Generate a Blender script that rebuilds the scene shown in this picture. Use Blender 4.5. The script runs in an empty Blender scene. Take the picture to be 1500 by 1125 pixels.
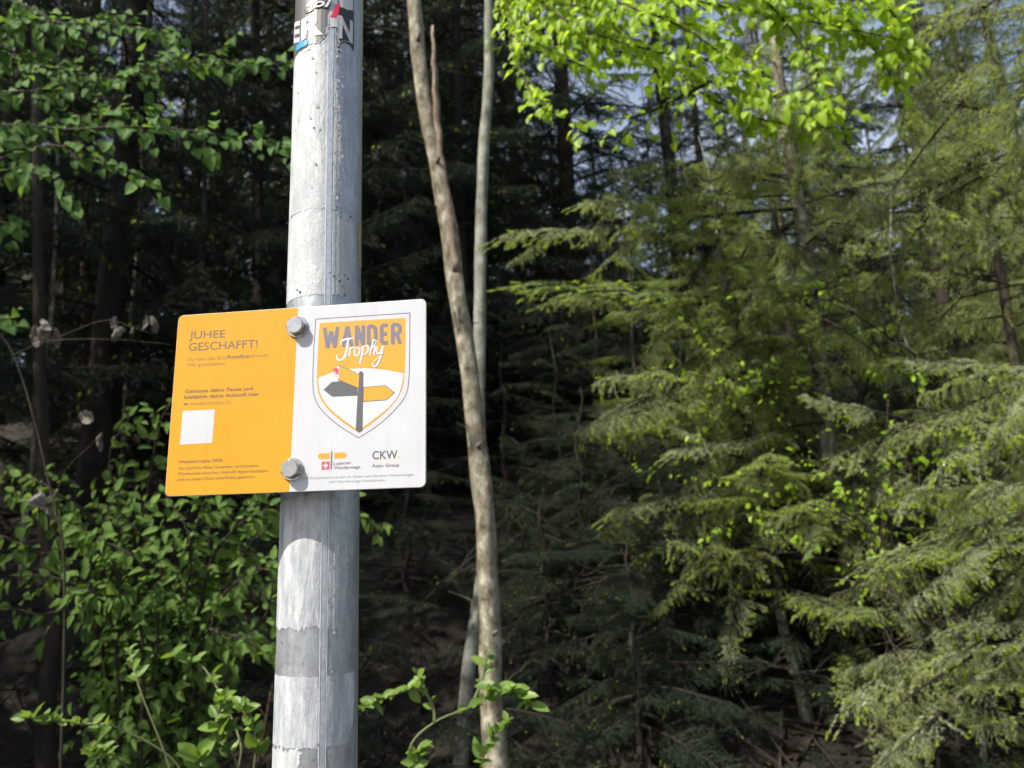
import bpy, bmesh, math, random
import numpy as np
from mathutils import Vector, Matrix, noise
from mathutils.geometry import tessellate_polygon
R = math.radians
random.seed(7); RN = np.random.RandomState(7)
sc = bpy.context.scene
col = sc.collection

# ------------------------------------------------------------ camera
CAMZ = 1.65
F = 1133.0                     # focal length in pixels of the 1500 px wide photograph
cam_d = bpy.data.cameras.new('camera'); cam = bpy.data.objects.new('camera', cam_d); col.objects.link(cam)
cam_d.sensor_width = 36; cam_d.lens = 36 * F / 1500
cam_d.clip_start = .02; cam_d.clip_end = 600
CR = Matrix.Rotation(R(103.7), 3, 'X') @ Matrix.Rotation(R(-2.33), 3, 'Z')
cam.matrix_world = Matrix.Translation((0, 0, CAMZ)) @ CR.to_4x4()
cam_d.dof.use_dof = True; cam_d.dof.focus_distance = .60; cam_d.dof.aperture_fstop = 11.5
sc.camera = cam

# ------------------------------------------------------------ sky, sun, exposure
SUN_EL, SUN_AZ = 48, 50        # azimuth: degrees to the left of straight behind the camera
w = bpy.data.worlds.new('World'); sc.world = w; w.use_nodes = True
nt = w.node_tree; bg = nt.nodes['Background']
sky = nt.nodes.new('ShaderNodeTexSky'); sky.sky_type = 'NISHITA'; sky.sun_disc = False
sky.sun_elevation = R(SUN_EL); sky.sun_rotation = R(180 + SUN_AZ)
sky.air_density = 1.0; sky.dust_density = 4.0; sky.altitude = 600
# thin bright veil clouds over the whole sky
tcw = nt.nodes.new('ShaderNodeTexCoord'); nw = nt.nodes.new('ShaderNodeTexNoise'); nw.inputs['Scale'].default_value = 2.2; nw.inputs['Detail'].default_value = 7
rw = nt.nodes.new('ShaderNodeMapRange'); rw.inputs['From Min'].default_value = .40; rw.inputs['From Max'].default_value = .68; rw.inputs['To Max'].default_value = .55
mw_ = nt.nodes.new('ShaderNodeMix'); mw_.data_type = 'RGBA'; mw_.inputs[7].default_value = (8.2, 8.8, 9.6, 1)
nt.links.new(tcw.outputs['Generated'], nw.inputs['Vector']); nt.links.new(nw.outputs['Fac'], rw.inputs['Value']); nt.links.new(rw.outputs[0], mw_.inputs[0])
nt.links.new(sky.outputs[0], mw_.inputs[6]); nt.links.new(mw_.outputs[2], bg.inputs[0]); bg.inputs[1].default_value = .10
sd = bpy.data.lights.new('sun', 'SUN'); sd.energy = 5.0; sd.angle = R(.53); sd.color = (1, .94, .83)
sun = bpy.data.objects.new('sun', sd); col.objects.link(sun)
SDIR = Vector((-math.sin(R(SUN_AZ)) * math.cos(R(SUN_EL)), -math.cos(R(SUN_AZ)) * math.cos(R(SUN_EL)), math.sin(R(SUN_EL))))
sun.rotation_euler = SDIR.to_track_quat('Z', 'Y').to_euler(); sun.location = SDIR * 30
vs = sc.view_settings; vs.view_transform = 'Standard'; vs.look = 'None'; vs.gamma = 1; vs.use_curve_mapping = False
vs.exposure = .80
try:
    sc.cycles.max_bounces = 4; sc.cycles.diffuse_bounces = 2; sc.cycles.glossy_bounces = 2; sc.cycles.transmission_bounces = 2
    sc.cycles.use_denoising = True; sc.cycles.use_adaptive_sampling = True; sc.cycles.adaptive_threshold = .03; sc.cycles.use_light_tree = False
except Exception: pass

# ------------------------------------------------------------ helpers
def ray(u, v):
    return CR @ Vector(((u - 750) / F, -(v - 562.5) / F, -1))
def at(u, v, Y):
    d = ray(u, v); return Vector((0, 0, CAMZ)) + d * (Y / d.y)
def tag(o, label=None, cat=None, group=None, kind=None):
    if label: o['label'] = label
    if cat: o['category'] = cat
    if group: o['group'] = group
    if kind: o['kind'] = kind
    return o
def empty(name, loc, label=None, cat=None, group=None):
    o = bpy.data.objects.new(name, None); o.location = loc; o.empty_display_size = .1; col.objects.link(o)
    return tag(o, label, cat, group)
def link(name, me, parent=None, loc=None):
    o = bpy.data.objects.new(name, me); col.objects.link(o)
    if parent: o.parent = parent
    if loc is not None: o.location = loc
    return o
def mesh(name, V, Fc, mats, mi=None, smooth=False):
    me = bpy.data.meshes.new(name)
    me.from_pydata([tuple(p) for p in V], [], Fc)
    for m in (mats if isinstance(mats, (list, tuple)) else [mats]): me.materials.append(m)
    if mi is not None: me.polygons.foreach_set('material_index', list(mi))
    if smooth: me.polygons.foreach_set('use_smooth', [True] * len(me.polygons))
    me.update(); return me

class MB:
    def __init__(s): s.V = []; s.F = []; s.M = []
    def add(s, V, Fc, m=0):
        b = len(s.V); s.V += [tuple(p) for p in V]; s.F += [tuple(b + i for i in f) for f in Fc]; s.M += [m] * len(Fc)
    def tube(s, pts, rad, n=8, m=0, jit=0, cap=True, seed=0):
        pts = [Vector(p) for p in pts]; k = len(pts); rr = rad if isinstance(rad, (list, tuple)) else [rad] * k
        V = []; ref = Vector((.31, .87, .2))
        for i, p in enumerate(pts):
            t = (pts[min(i + 1, k - 1)] - pts[max(i - 1, 0)]).normalized()
            a = t.cross(ref).normalized(); b = t.cross(a)
            for j in range(n):
                an = 2 * math.pi * j / n
                q = 1 + (jit * noise.noise(Vector((math.cos(an) * 1.3, math.sin(an) * 1.3 + seed, p.z * 4 + seed))) if jit else 0)
                V.append(p + (a * math.cos(an) + b * math.sin(an)) * rr[i] * q)
        Fc = [(i * n + j, i * n + (j + 1) % n, (i + 1) * n + (j + 1) % n, (i + 1) * n + j) for i in range(k - 1) for j in range(n)]
        if cap: Fc += [tuple(range(n))[::-1], tuple((k - 1) * n + j for j in range(n))]
        s.add(V, Fc, m)
    def mesh(s, name, mats, smooth=False): return mesh(name, s.V, s.F, mats, s.M, smooth)

def smoothline(pts, n=6):
    pts = [Vector(p) for p in pts]; P = [pts[0] * 2 - pts[1]] + pts + [pts[-1] * 2 - pts[-2]]; out = []
    for i in range(1, len(P) - 2):
        for k in range(n):
            t = k / n; a, b, c, d = P[i - 1], P[i], P[i + 1], P[i + 2]
            out.append(.5 * ((2 * b) + (c - a) * t + (2 * a - 5 * b + 4 * c - d) * t * t + (3 * b - a - 3 * c + d) * t ** 3))
    out.append(pts[-1]); return out

# ------------------------------------------------------------ materials
def newmat(name):
    m = bpy.data.materials.new(name); m.use_nodes = True; nt = m.node_tree
    return m, nt, nt.nodes['Principled BSDF']
def N(nt, t, **k):
    n = nt.nodes.new(t)
    for a, v in k.items(): setattr(n, a, v)
    return n
def coords(nt, scale=(1, 1, 1), kind='Object'):
    tc = N(nt, 'ShaderNodeTexCoord'); mp = N(nt, 'ShaderNodeMapping'); mp.inputs['Scale'].default_value = scale
    nt.links.new(tc.outputs[kind], mp.inputs[0]); return mp.outputs[0]
def noisetex(nt, vec, sc_, det=5, rough=.6):
    n = N(nt, 'ShaderNodeTexNoise'); n.inputs['Scale'].default_value = sc_; n.inputs['Detail'].default_value = det
    n.inputs['Roughness'].default_value = rough; nt.links.new(vec, n.inputs['Vector']); return n.outputs['Fac']
def ramp(nt, fac, stops):
    r = N(nt, 'ShaderNodeValToRGB'); e = r.color_ramp.elements
    while len(e) < len(stops): e.new(.5)
    for i, (p, c) in enumerate(stops): e[i].position = p; e[i].color = (*c, 1)
    nt.links.new(fac, r.inputs[0]); return r.outputs[0]
def mix(nt, fac, a, b, mode='MIX'):
    m = N(nt, 'ShaderNodeMix', data_type='RGBA', blend_type=mode)
    if isinstance(fac, (int, float)): m.inputs[0].default_value = fac
    else: nt.links.new(fac, m.inputs[0])
    for s, i in ((a, 6), (b, 7)):
        if isinstance(s, tuple): m.inputs[i].default_value = (*s, 1)
        else: nt.links.new(s, m.inputs[i])
    return m.outputs[2]
def bump(nt, h, bs, strength, dist):
    b = N(nt, 'ShaderNodeBump'); b.inputs['Strength'].default_value = strength; b.inputs['Distance'].default_value = dist
    nt.links.new(h, b.inputs['Height']); nt.links.new(b.outputs[0], bs.inputs['Normal'])
def plain(name, c, rough=.5, metal=0, spec=.5, var=0, vs_=60, coat=0):
    m, nt, bs = newmat(name); bs.inputs['Base Color'].default_value = (*c, 1); bs.inputs['Roughness'].default_value = rough
    bs.inputs['Metallic'].default_value = metal; bs.inputs['Specular IOR Level'].default_value = spec
    bs.inputs['Coat Weight'].default_value = coat
    if var:
        f = noisetex(nt, coords(nt), vs_)
        nt.links.new(ramp(nt, f, [(.3, tuple(x * (1 - var) for x in c)), (.7, tuple(min(1, x * (1 + var)) for x in c))]), bs.inputs['Base Color'])
    return m
def leafmat(name, dark, light, trans=.3, rough=.45, tcol=None, clump=False):
    m, nt, bs = newmat(name); out = nt.nodes['Material Output']
    oi = N(nt, 'ShaderNodeObjectInfo'); ge = N(nt, 'ShaderNodeNewGeometry')
    ad = N(nt, 'ShaderNodeMath', operation='ADD'); nt.links.new(oi.outputs['Random'], ad.inputs[0]); nt.links.new(ge.outputs['Random Per Island'], ad.inputs[1])
    fr = N(nt, 'ShaderNodeMath', operation='FRACT'); nt.links.new(ad.outputs[0], fr.inputs[0])
    if clump:      # tone imitates lit sprays and dark gaps, mostly per branch, some per needle
        fr = N(nt, 'ShaderNodeMix'); fr.inputs[0].default_value = .3; nt.links.new(oi.outputs['Random'], fr.inputs[2]); nt.links.new(ge.outputs['Random Per Island'], fr.inputs[3])
    c = ramp(nt, fr.outputs[0], [(0, dark), (.75, light), (1, tuple(x * 1.15 for x in light))])
    f = noisetex(nt, coords(nt), 90, 3)
    c = mix(nt, f, c, mix(nt, .5, c, (.02, .03, .008), 'MULTIPLY'))
    nt.links.new(c, bs.inputs['Base Color']); bs.inputs['Roughness'].default_value = rough
    bs.inputs['Specular IOR Level'].default_value = .28 if rough < .6 else .14
    tr = N(nt, 'ShaderNodeBsdfTranslucent'); tc = tcol or tuple(min(1, x * k) for x, k in zip(light, (1.05, 1.15, .75) if clump else (1.35, 1.25, .6)))
    tr.inputs[0].default_value = (*tc, 1)
    ms = N(nt, 'ShaderNodeMixShader'); ms.inputs[0].default_value = trans
    nt.links.new(bs.outputs[0], ms.inputs[1]); nt.links.new(tr.outputs[0], ms.inputs[2]); nt.links.new(ms.outputs[0], out.inputs[0])
    return m
def barkmat(name, stops, sc_=9, stretch=(1, 1, .35), bstr=.6, bdist=.006):
    m, nt, bs = newmat(name); v = coords(nt, stretch); f = noisetex(nt, v, sc_, 8, .7)
    c = ramp(nt, f, stops); g = noisetex(nt, v, sc_ * 7, 4)
    c = mix(nt, .45, c, ramp(nt, g, [(.35, (.35, .35, .35)), (.65, (1, 1, 1))]), 'MULTIPLY')
    nt.links.new(c, bs.inputs['Base Color']); bs.inputs['Roughness'].default_value = .85
    bs.inputs['Specular IOR Level'].default_value = .2
    h = mix(nt, .5, ramp(nt, f, [(0, (0, 0, 0)), (1, (1, 1, 1))]), ramp(nt, g, [(0, (0, 0, 0)), (1, (1, 1, 1))]))
    bump(nt, h, bs, bstr, bdist); return m
M = {}
M['needle'] = leafmat('shaded_spruce_needles', (.008, .017, .009), (.032, .058, .030), .16, .55)  # shaded copy of the needle colour, forest shade put into the tone
M['needle_mid'] = leafmat('sunlit_green_needles', (.06, .085, .03), (.38, .47, .20), .40, .30, clump=True)  # this and the next two: brighter copies with sunlight put into the colour
M['needle_lit'] = leafmat('sunlit_silver_needles', (.22, .26, .14), (.54, .58, .38), .38, .26, clump=True)
M['needle_warm'] = leafmat('sunlit_olive_needles', (.07, .085, .035), (.44, .48, .23), .40, .30, clump=True)
M['tip'] = leafmat('fresh_spruce_tips', (.26, .38, .05), (.42, .52, .09), .45, .4)
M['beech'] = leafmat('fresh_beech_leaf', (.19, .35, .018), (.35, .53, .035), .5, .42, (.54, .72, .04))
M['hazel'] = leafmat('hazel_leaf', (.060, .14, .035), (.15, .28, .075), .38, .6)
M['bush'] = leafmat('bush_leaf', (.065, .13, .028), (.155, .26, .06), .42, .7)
M['honey'] = leafmat('honeysuckle_leaf', (.11, .20, .04), (.19, .31, .06), .35, .42)
M['dead'] = leafmat('withered_leaf', (.13, .115, .10), (.26, .235, .205), .15, .85, (.2, .17, .13))
M['litter'] = leafmat('leaf_litter', (.016, .011, .007), (.09, .055, .03), .1, .9, (.2, .1, .04))
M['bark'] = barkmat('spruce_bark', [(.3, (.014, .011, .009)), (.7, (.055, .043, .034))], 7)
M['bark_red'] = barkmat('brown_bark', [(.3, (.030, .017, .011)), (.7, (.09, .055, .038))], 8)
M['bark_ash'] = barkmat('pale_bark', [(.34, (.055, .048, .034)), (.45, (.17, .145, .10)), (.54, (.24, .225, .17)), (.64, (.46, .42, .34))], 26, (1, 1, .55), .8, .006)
M['bark_lichen'] = barkmat('lichen_bark', [(.3, (.08, .085, .06)), (.5, (.22, .225, .19)), (.7, (.36, .37, .35))], 12, (1, 1, .8), .5, .004)
M['twig'] = barkmat('twig_wood', [(.3, (.02, .017, .013)), (.7, (.07, .055, .042))], 20)
M['twig_dark'] = barkmat('inner_twig_wood', [(.3, (.012, .010, .008)), (.7, (.045, .036, .028))], 20)
M['greentwig'] = plain('green_twig', (.10, .11, .04), .6)

# ------------------------------------------------------------ terrain
def gz(x, y):
    def ss(a, b, t): t = min(1, max(0, (t - a) / (b - a))); return t * t * (3 - 2 * t)
    h = ss(2.2, 6, y) * 1.15 + max(0, y - 4.5) * .37
    if y > 30: h -= (y - 30) * .25
    h += .12 * noise.noise(Vector((x * .5, y * .5, 3))) * min(1, max(0, (y - 1.5)))
    h += .03 * noise.noise(Vector((x * 3, y * 3, 8))) * min(1, max(0, (y - 1.5)))
    return h
xs = sorted(set([-300, -150, -80, -50] + [round(-30 + .5 * i, 2) for i in range(121)] + [50, 80, 150, 300]))
ys = sorted(set([-300, -120, -60, -30, -15, -8, -4] + [round(-2 + .35 * i, 2) for i in range(100)] + [36, 42, 50, 60, 90, 150, 300]))
V = [(x, y, gz(x, y) if y < 60 else gz(x, 60) - (y - 60) * .02) for y in ys for x in xs]; nx = len(xs)
Fc = [(j * nx + i, j * nx + i + 1, (j + 1) * nx + i + 1, (j + 1) * nx + i) for j in range(len(ys) - 1) for i in range(nx - 1)]
m, nt, bs = newmat('forest_floor'); v = coords(nt)
f = noisetex(nt, v, 1.3, 8, .7); g = noisetex(nt, v, 22, 6, .7)
c = mix(nt, .6, ramp(nt, f, [(.3, (.008, .006, .004)), (.55, (.022, .016, .011)), (.75, (.014, .020, .008))]), ramp(nt, g, [(.3, (.2, .2, .2)), (.7, (1.4, 1.2, 1.0))]), 'MULTIPLY')
nt.links.new(c, bs.inputs['Base Color']); bs.inputs['Roughness'].default_value = .95; bump(nt, g, bs, .9, .05)
tag(link('ground', mesh('ground', V, Fc, m, smooth=True)), kind='structure')
m, nt, bs = newmat('bounce_path_gravel'); v = coords(nt); g = noisetex(nt, v, 40, 6, .7)  # unseen gravel strip under and behind the camera, added to bounce fill light
nt.links.new(ramp(nt, g, [(.3, (.14, .125, .105)), (.7, (.32, .30, .26))]), bs.inputs['Base Color']); bs.inputs['Roughness'].default_value = .95; bump(nt, g, bs, .7, .02)
tag(link('bounce_path', mesh('bounce_path', [(-60, -2.6, .03), (60, -2.6, .03), (60, .25, .03), (-60, .25, .03), (-60, -2.7, -.02), (60, -2.7, -.02), (60, .35, -.02), (-60, .35, -.02)],
    [(0, 1, 2, 3), (4, 5, 1, 0), (3, 2, 6, 7)], m)), kind='structure')

# forest litter: dry leaves and sticks, more than anyone could count
lb = MB()
for i in range(11000):
    y = 2.2 + 15 * random.random() ** 1.3; x = (random.random() * 2 - 1) * (1.2 + y * .8)
    s = random.uniform(.02, .05); p = Vector((x, y, gz(x, y) + .012)); a = random.random() * 6.28
    d = Vector((math.cos(a), math.sin(a), random.uniform(-.2, .5))); e = Vector((-math.sin(a), math.cos(a), random.uniform(-.3, .5)))
    lb.add([p - d * s, p + e * s * .6 + Vector((0, 0, s * .4)), p + d * s, p - e * s * .6], [(0, 1, 2), (0, 2, 3)], 0)
for i in range(1300):
    y = 2.6 + 12 * random.random() ** 1.3; x = (random.random() * 2 - 1) * (1 + y * .75); L = random.uniform(.15, .9); a = random.random() * 3.14
    q = [(x + math.cos(a) * L * t, y + math.sin(a) * L * t) for t in (-.5, 0, .5)]
    lb.tube([(X, Y, gz(X, Y) + .02 + random.uniform(0, .10)) for X, Y in q], [random.uniform(.004, .010)] * 3, 3, 1, cap=False)
tag(link('leaf_litter', lb.mesh('leaf_litter', [M['litter'], M['twig']])), 'brown dry leaves and sticks scattered over the dark forest floor', 'leaf litter', kind='stuff')

# ------------------------------------------------------------ spruce branch prototypes (long axis +X, up +Z)
def nrm(a): return a / np.maximum(1e-9, np.linalg.norm(a, axis=-1, keepdims=True))
def spruce_branch(seed, L=1.3, spacing=.0026, tips=.3, droop=.2, hang=.5, mats=('needle', 'tip'), tert=True, sstep=.034, wid=.0032, nl=.018, start=.12):
    rs = np.random.RandomState(seed); mb = MB(); segs = []; ends = []
    ph = rs.rand() * 6
    def mp(t): return np.array([L * t, .05 * L * math.sin(t * 3 + ph) * t, L * (.10 * t - droop * t * t * 1.3 + .10 * t ** 4)])
    ts = np.linspace(0, 1, 11); main = [mp(t) for t in ts]
    mb.tube(main, [.011 * L * (1 - t) + .0015 for t in ts], 5, 2, cap=False)
    for i in range(10):
        if ts[i] >= .35: segs.append((main[i], main[i + 1]))
    ends.append((main[-1], main[-1] - main[-2]))
    t = start; side = 1
    while t < .99:
        side = -side; p0 = mp(t); d0 = nrm(mp(min(1, t + .01)) - mp(t - .01))
        ln = L * (.40 * (1 - t) ** .75 + .05) * rs.uniform(.3, 1.25) * (min(1, .45 + t * 2.2))
        ang = R(rs.uniform(42, 66)) * side
        d = np.array([d0[0] * math.cos(ang) - d0[1] * math.sin(ang), d0[0] * math.sin(ang) + d0[1] * math.cos(ang), d0[2] + rs.uniform(-.15, .2)])
        P = [p0]; k = 5
        for i in range(k):
            d = nrm(d + np.array([.16 * rs.randn(), .16 * rs.randn(), -hang * rs.uniform(.05, .4)])); P.append(P[-1] + d * ln / k)
        mb.tube(P, [.0035 * L * (1 - i / (k + 1)) + .0008 for i in range(k + 1)], 3, 2, cap=False)
        for i in range(k): segs.append((P[i], P[i + 1]))
        ends.append((P[-1], P[-1] - P[-2]))
        if tert:
            s = .12; sd2 = 1
            while s < .97:
                sd2 = -sd2; j = min(k - 1, int(s * k)); q = P[j] + (P[j + 1] - P[j]) * (s * k - j)
                dd = nrm(P[j + 1] - P[j]); an = R(rs.uniform(38, 62)) * sd2
                e = nrm(np.array([dd[0] * math.cos(an) - dd[1] * math.sin(an), dd[0] * math.sin(an) + dd[1] * math.cos(an), dd[2] - hang * rs.uniform(.1, .9)]))
                l2 = L * (.085 * (1 - s) + .022) * rs.uniform(.4, 1.5)
                e2 = nrm(e + np.array([0, 0, -hang * .35])); q1 = q + e * l2 * .5; q2 = q1 + e2 * l2 * .5
                segs += [(q, q1), (q1, q2)]; ends.append((q2, q2 - q1)); s += rs.uniform(.06, .10) * (.35 / max(.12, ln / L)) * .55
        t += sstep * rs.uniform(.6, 1.4)
    A = np.array([s[0] for s in segs]); B = np.array([s[1] for s in segs]); ln = np.linalg.norm(B - A, axis=1)
    cnt = np.maximum(2, (ln / spacing).astype(int)); idx = np.repeat(np.arange(len(segs)), cnt)
    tt = rs.rand(len(idx))[:, None]; P = A[idx] + (B[idx] - A[idx]) * tt; D = nrm((B - A)[idx])
    rad = rs.randn(len(idx), 3); rad[:, 2] += .35; rad = nrm(rad - D * np.sum(rad * D, 1, keepdims=True))
    nd = nrm(D * .75 + rad * .8); nlv = (nl * rs.uniform(.7, 1.2, len(idx)))[:, None]
    wv = nrm(np.cross(nd, rs.randn(len(idx), 3))) * wid * .5
    def dump(P, nd, nlv, wv, m):
        n = len(P); Vv = np.empty((n * 3, 3)); Vv[0::3] = P - wv; Vv[1::3] = P + wv; Vv[2::3] = P + nd * nlv
        mb.add(Vv.tolist(), [(3 * i, 3 * i + 1, 3 * i + 2) for i in range(n)], m)
    dump(P, nd, nlv, wv, 0)
    sel = [e for e in ends if rs.rand() < tips]
    if sel:
        K = 14; E = np.repeat(np.array([e[0] for e in sel]), K, 0); D = np.repeat(nrm(np.array([e[1] for e in sel])), K, 0)
        tt = rs.rand(len(E))[:, None]; r = rs.randn(len(E), 3)
        dump(E + D * tt * .02 * L, nrm(D * .9 + nrm(r) * .7), np.full((len(E), 1), nl * 1.15), nrm(np.cross(D, r)) * wid * 1.15, 1)
    return mb.mesh('spruce_branch', [M[mats[0]], M[mats[1]], M['twig_dark']])
def dead_branch(seed, L=1.2):
    rs = random.Random(seed); mb = MB()
    def grow(p, d, ln, r, lev):
        P = [p]; k = 5
        for i in range(k):
            d = (d + Vector((rs.gauss(0, .16), rs.gauss(0, .16), rs.gauss(-.04, .12)))).normalized(); P.append(P[-1] + d * ln / k)
        mb.tube(P, [r * (1 - i / (k + .6)) + .0007 for i in range(k + 1)], 4 if lev == 0 else 3, 0, cap=False)
        if lev < 2:
            for i in range(7 if lev == 0 else 5):
                j = rs.randint(1, k - 1); e = (d + Vector((rs.gauss(0, .8), rs.gauss(0, .8), rs.gauss(-.1, .45)))).normalized()
                grow(P[j], e, ln * rs.uniform(.25, .5), r * .45, lev + 1)
    grow(Vector((0, 0, 0)), Vector((1, 0, .05)), L, .010, 0)
    return mb.mesh('dead_branch', [M['twig']])
DARK = [spruce_branch(10 + i, tips=.015, hang=.5 + .15 * i) for i in range(3)]  # needle colour carries shade here, sunlight in the three lists below
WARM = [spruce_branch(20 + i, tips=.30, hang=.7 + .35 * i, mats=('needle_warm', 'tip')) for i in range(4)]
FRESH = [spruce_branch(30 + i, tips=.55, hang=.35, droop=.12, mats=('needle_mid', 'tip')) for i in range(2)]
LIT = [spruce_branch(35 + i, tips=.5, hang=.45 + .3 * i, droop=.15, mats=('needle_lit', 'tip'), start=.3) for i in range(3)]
DEAD = [dead_branch(40 + i) for i in range(4)]
FARB = [spruce_branch(50 + i, L=1.3, spacing=.014, tips=0, hang=.6, wid=.013, nl=.06, sstep=.06, droop=.26) for i in range(3)]

def place_branch(par, base, me, p, az, pitch, s, roll=0, name='branch'):
    o = link(name, me, par); o.location = p - base
    o.rotation_euler = (Matrix.Rotation(az, 3, "Z") @ Matrix.Rotation(-pitch, 3, "Y") @ Matrix.Rotation(roll, 3, "X")).to_euler()
    o.scale = (s, s, s); return o
def spruce(x, y, h, r0, R0, z0, dens, kinds, label, dead=6, top=None, lean=0, deadz=None, bark='bark', group='spruces', azfilter=None, zmin_fol=None, seed=0):
    rs = random.Random(seed * 13 + int(x * 97 + y * 31)); g = gz(x, y) - .05
    base = Vector((x, y, g)); t = empty('spruce_tree', base, label, 'spruce', group)
    mb = MB(); n = 16
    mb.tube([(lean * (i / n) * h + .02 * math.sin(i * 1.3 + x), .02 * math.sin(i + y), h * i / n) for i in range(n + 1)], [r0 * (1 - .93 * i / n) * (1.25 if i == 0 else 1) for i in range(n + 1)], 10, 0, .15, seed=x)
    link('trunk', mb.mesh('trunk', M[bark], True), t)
    z = z0; az = rs.random() * 6; dens *= max(1, min(2.2, (5 / h) ** .6)); fl = 1
    while z < h * .97:
        f = 1 - (z - z0 * .3) / (h - z0 * .3); Lb = R0 * f ** .8 * rs.uniform(.75, 1.15)
        az += 2.399 + rs.uniform(-.4, .4)
        if (azfilter is None or azfilter(az % 6.283)) and Lb > .15 and (top is None or z < top):
            place_branch(t, base, rs.choice(kinds), base + Vector((lean * z, 0, z)), az, R(rs.gauss(-2, 13)), max(.35, Lb / 1.3), R(rs.gauss(0, 22)))
        z += rs.uniform(.5, 1.5) / (dens * 1.7)
    for i in range(dead):
        zz = rs.uniform(.3, deadz or z0 + .8); az = rs.random() * 6.28
        place_branch(t, base, rs.choice(DEAD), base + Vector((lean * zz, 0, zz)), az, R(rs.uniform(-25, 15)), rs.uniform(.5, 1.1), rs.random() * 6, 'dead_branch')
    return t

# near lit spruces on the right
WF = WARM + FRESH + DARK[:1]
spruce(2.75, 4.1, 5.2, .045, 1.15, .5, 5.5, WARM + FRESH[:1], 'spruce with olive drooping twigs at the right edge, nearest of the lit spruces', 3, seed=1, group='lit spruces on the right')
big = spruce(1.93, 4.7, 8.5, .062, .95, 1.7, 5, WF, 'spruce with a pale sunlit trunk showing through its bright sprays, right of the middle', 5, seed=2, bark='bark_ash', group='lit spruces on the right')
def reach(tree, u, v, Y, me, rise=.1, up=0):
    """a long branch from the tree's trunk out to the photograph point (u, v) at depth Y"""
    tip = at(u, v, Y); roll = rs.gauss(0, .5); b0 = tree.location.copy(); hd = math.hypot(tip.x - b0.x, tip.y - b0.y); b0.z = tip.z + rise * hd + up
    d = tip - b0; o = link('branch', me, tree); o.location = b0 - tree.location; L = d.length / 1.3
    X = d.normalized(); Yv = Vector((0, 0, 1)).cross(X).normalized(); o.rotation_euler = (Matrix((X, Yv, X.cross(Yv))).transposed() @ Matrix.Rotation(roll, 3, 'X')).to_euler(); o.scale = (L, max(.45, L * .62), max(.45, L * .62))
    for k2 in range(2):
        f = rs.uniform(.35, .95); me2 = rs.choice(LIT + WARM); p2 = b0 + d * f + Vector((0, 0, rs.uniform(-.05, .03))); place_branch(tree, tree.location, me2, p2, math.atan2(d.y, d.x) + rs.gauss(0, .9), R(rs.uniform(-65, 15)), rs.uniform(.25, .55), rs.gauss(0, .8))
    return o
rs = random.Random(4)
for k, (u, v, Y) in enumerate(((770, 425, 3.9), (752, 345, 4.2), (850, 600, 3.9), (880, 560, 4.0), (985, 660, 4.0), (985, 850, 4.1), (1000, 345, 4.1), (950, 470, 4.2), (1060, 480, 4.0), (1110, 620, 3.8), (1330, 380, 4.0), (1390, 810, 3.7),
        (1020, 740, 4.0), (1290, 640, 3.8), (1180, 760, 3.9), (905, 745, 4.1), (1420, 520, 4.0), (1250, 900, 3.8), (860, 300, 4.4), (1080, 250, 4.2), (1150, 340, 3.9), (820, 690, 4.3), (1400, 240, 4.2), (1330, 1010, 3.9), (1260, 1050, 3.7), (1380, 960, 3.5), (1290, 820, 3.6), (1130, 700, 4.0), (1060, 560, 4.2), (1240, 540, 3.7), (1330, 720, 3.5), (1210, 450, 3.8), (1100, 400, 4.1), (900, 660, 4.2), (1000, 250, 4.4), (1260, 300, 3.9))):
    if k % 4 == 1 and k > 5: continue
    reach(big, u, v, Y, rs.choice(LIT + LIT + WARM if k % 3 else FRESH + LIT), rs.uniform(-.02, .22))
edge = spruce(2.75, 3.0, 9, .07, 1.0, 2.6, 5, WARM, 'spruce just outside the right side whose drooping twigs hang into the top right corner', 3, seed=30, group='lit spruces on the right')
for k, (u, v, Y) in enumerate(((1190, 190, 2.7), (1290, 60, 2.6), (1220, 330, 2.8), (1330, 250, 2.6), (1400, 150, 2.5), (1420, 340, 2.6), (1250, 420, 2.9), (1380, 480, 2.7), (1340, 620, 2.8), (1430, 700, 2.6), (1300, 760, 2.9), (1250, 930, 2.9), (1400, 900, 2.7), (1350, 1060, 2.8), (1440, 1000, 2.6), (1400, -60, 2.6), (1290, 850, 2.9), (1380, 780, 2.8), (1300, 540, 2.9), (1420, 600, 2.7), (1230, 640, 3.0), (1370, 980, 2.8), (1270, 1000, 3.0))):
    if k % 4 == 3: continue
    Y += .45
    reach(edge, u + rs.uniform(-25, 25), v + rs.uniform(-20, 20), Y + rs.uniform(-.15, .35), rs.choice(WARM + LIT + LIT + FRESH), rs.uniform(-.2, .9))
spruce(3.3, 5.6, 6.5, .06, 1.4, .6, 5, WARM[:1] + DARK, 'tall olive green spruce behind the nearest spruce on the right', 4, seed=3, group='lit spruces on the right')  # mostly the shaded needle tone, painting dark gaps behind the lit sprays
spruce(2.55, 6.6, 6.5, .06, 1.3, .5, 4.5, WARM[:1] + DARK, 'spruce with a dark trunk below the blue sky patches, mid right', 16, seed=4, group='lit spruces on the right')
spruce(4.6, 7.4, 8, .09, 1.8, .8, 4.5, WARM[:1] + DARK, 'big spruce at the far right edge behind the olive spruces', 4, seed=5, group='lit spruces on the right')
spruce(1.15, 6.9, 3.6, .035, .95, .3, 7, FRESH + DARK, 'small spruce in the middle with a few bright tips on dark branches', 8, seed=6, group='lit spruces on the right')
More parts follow.
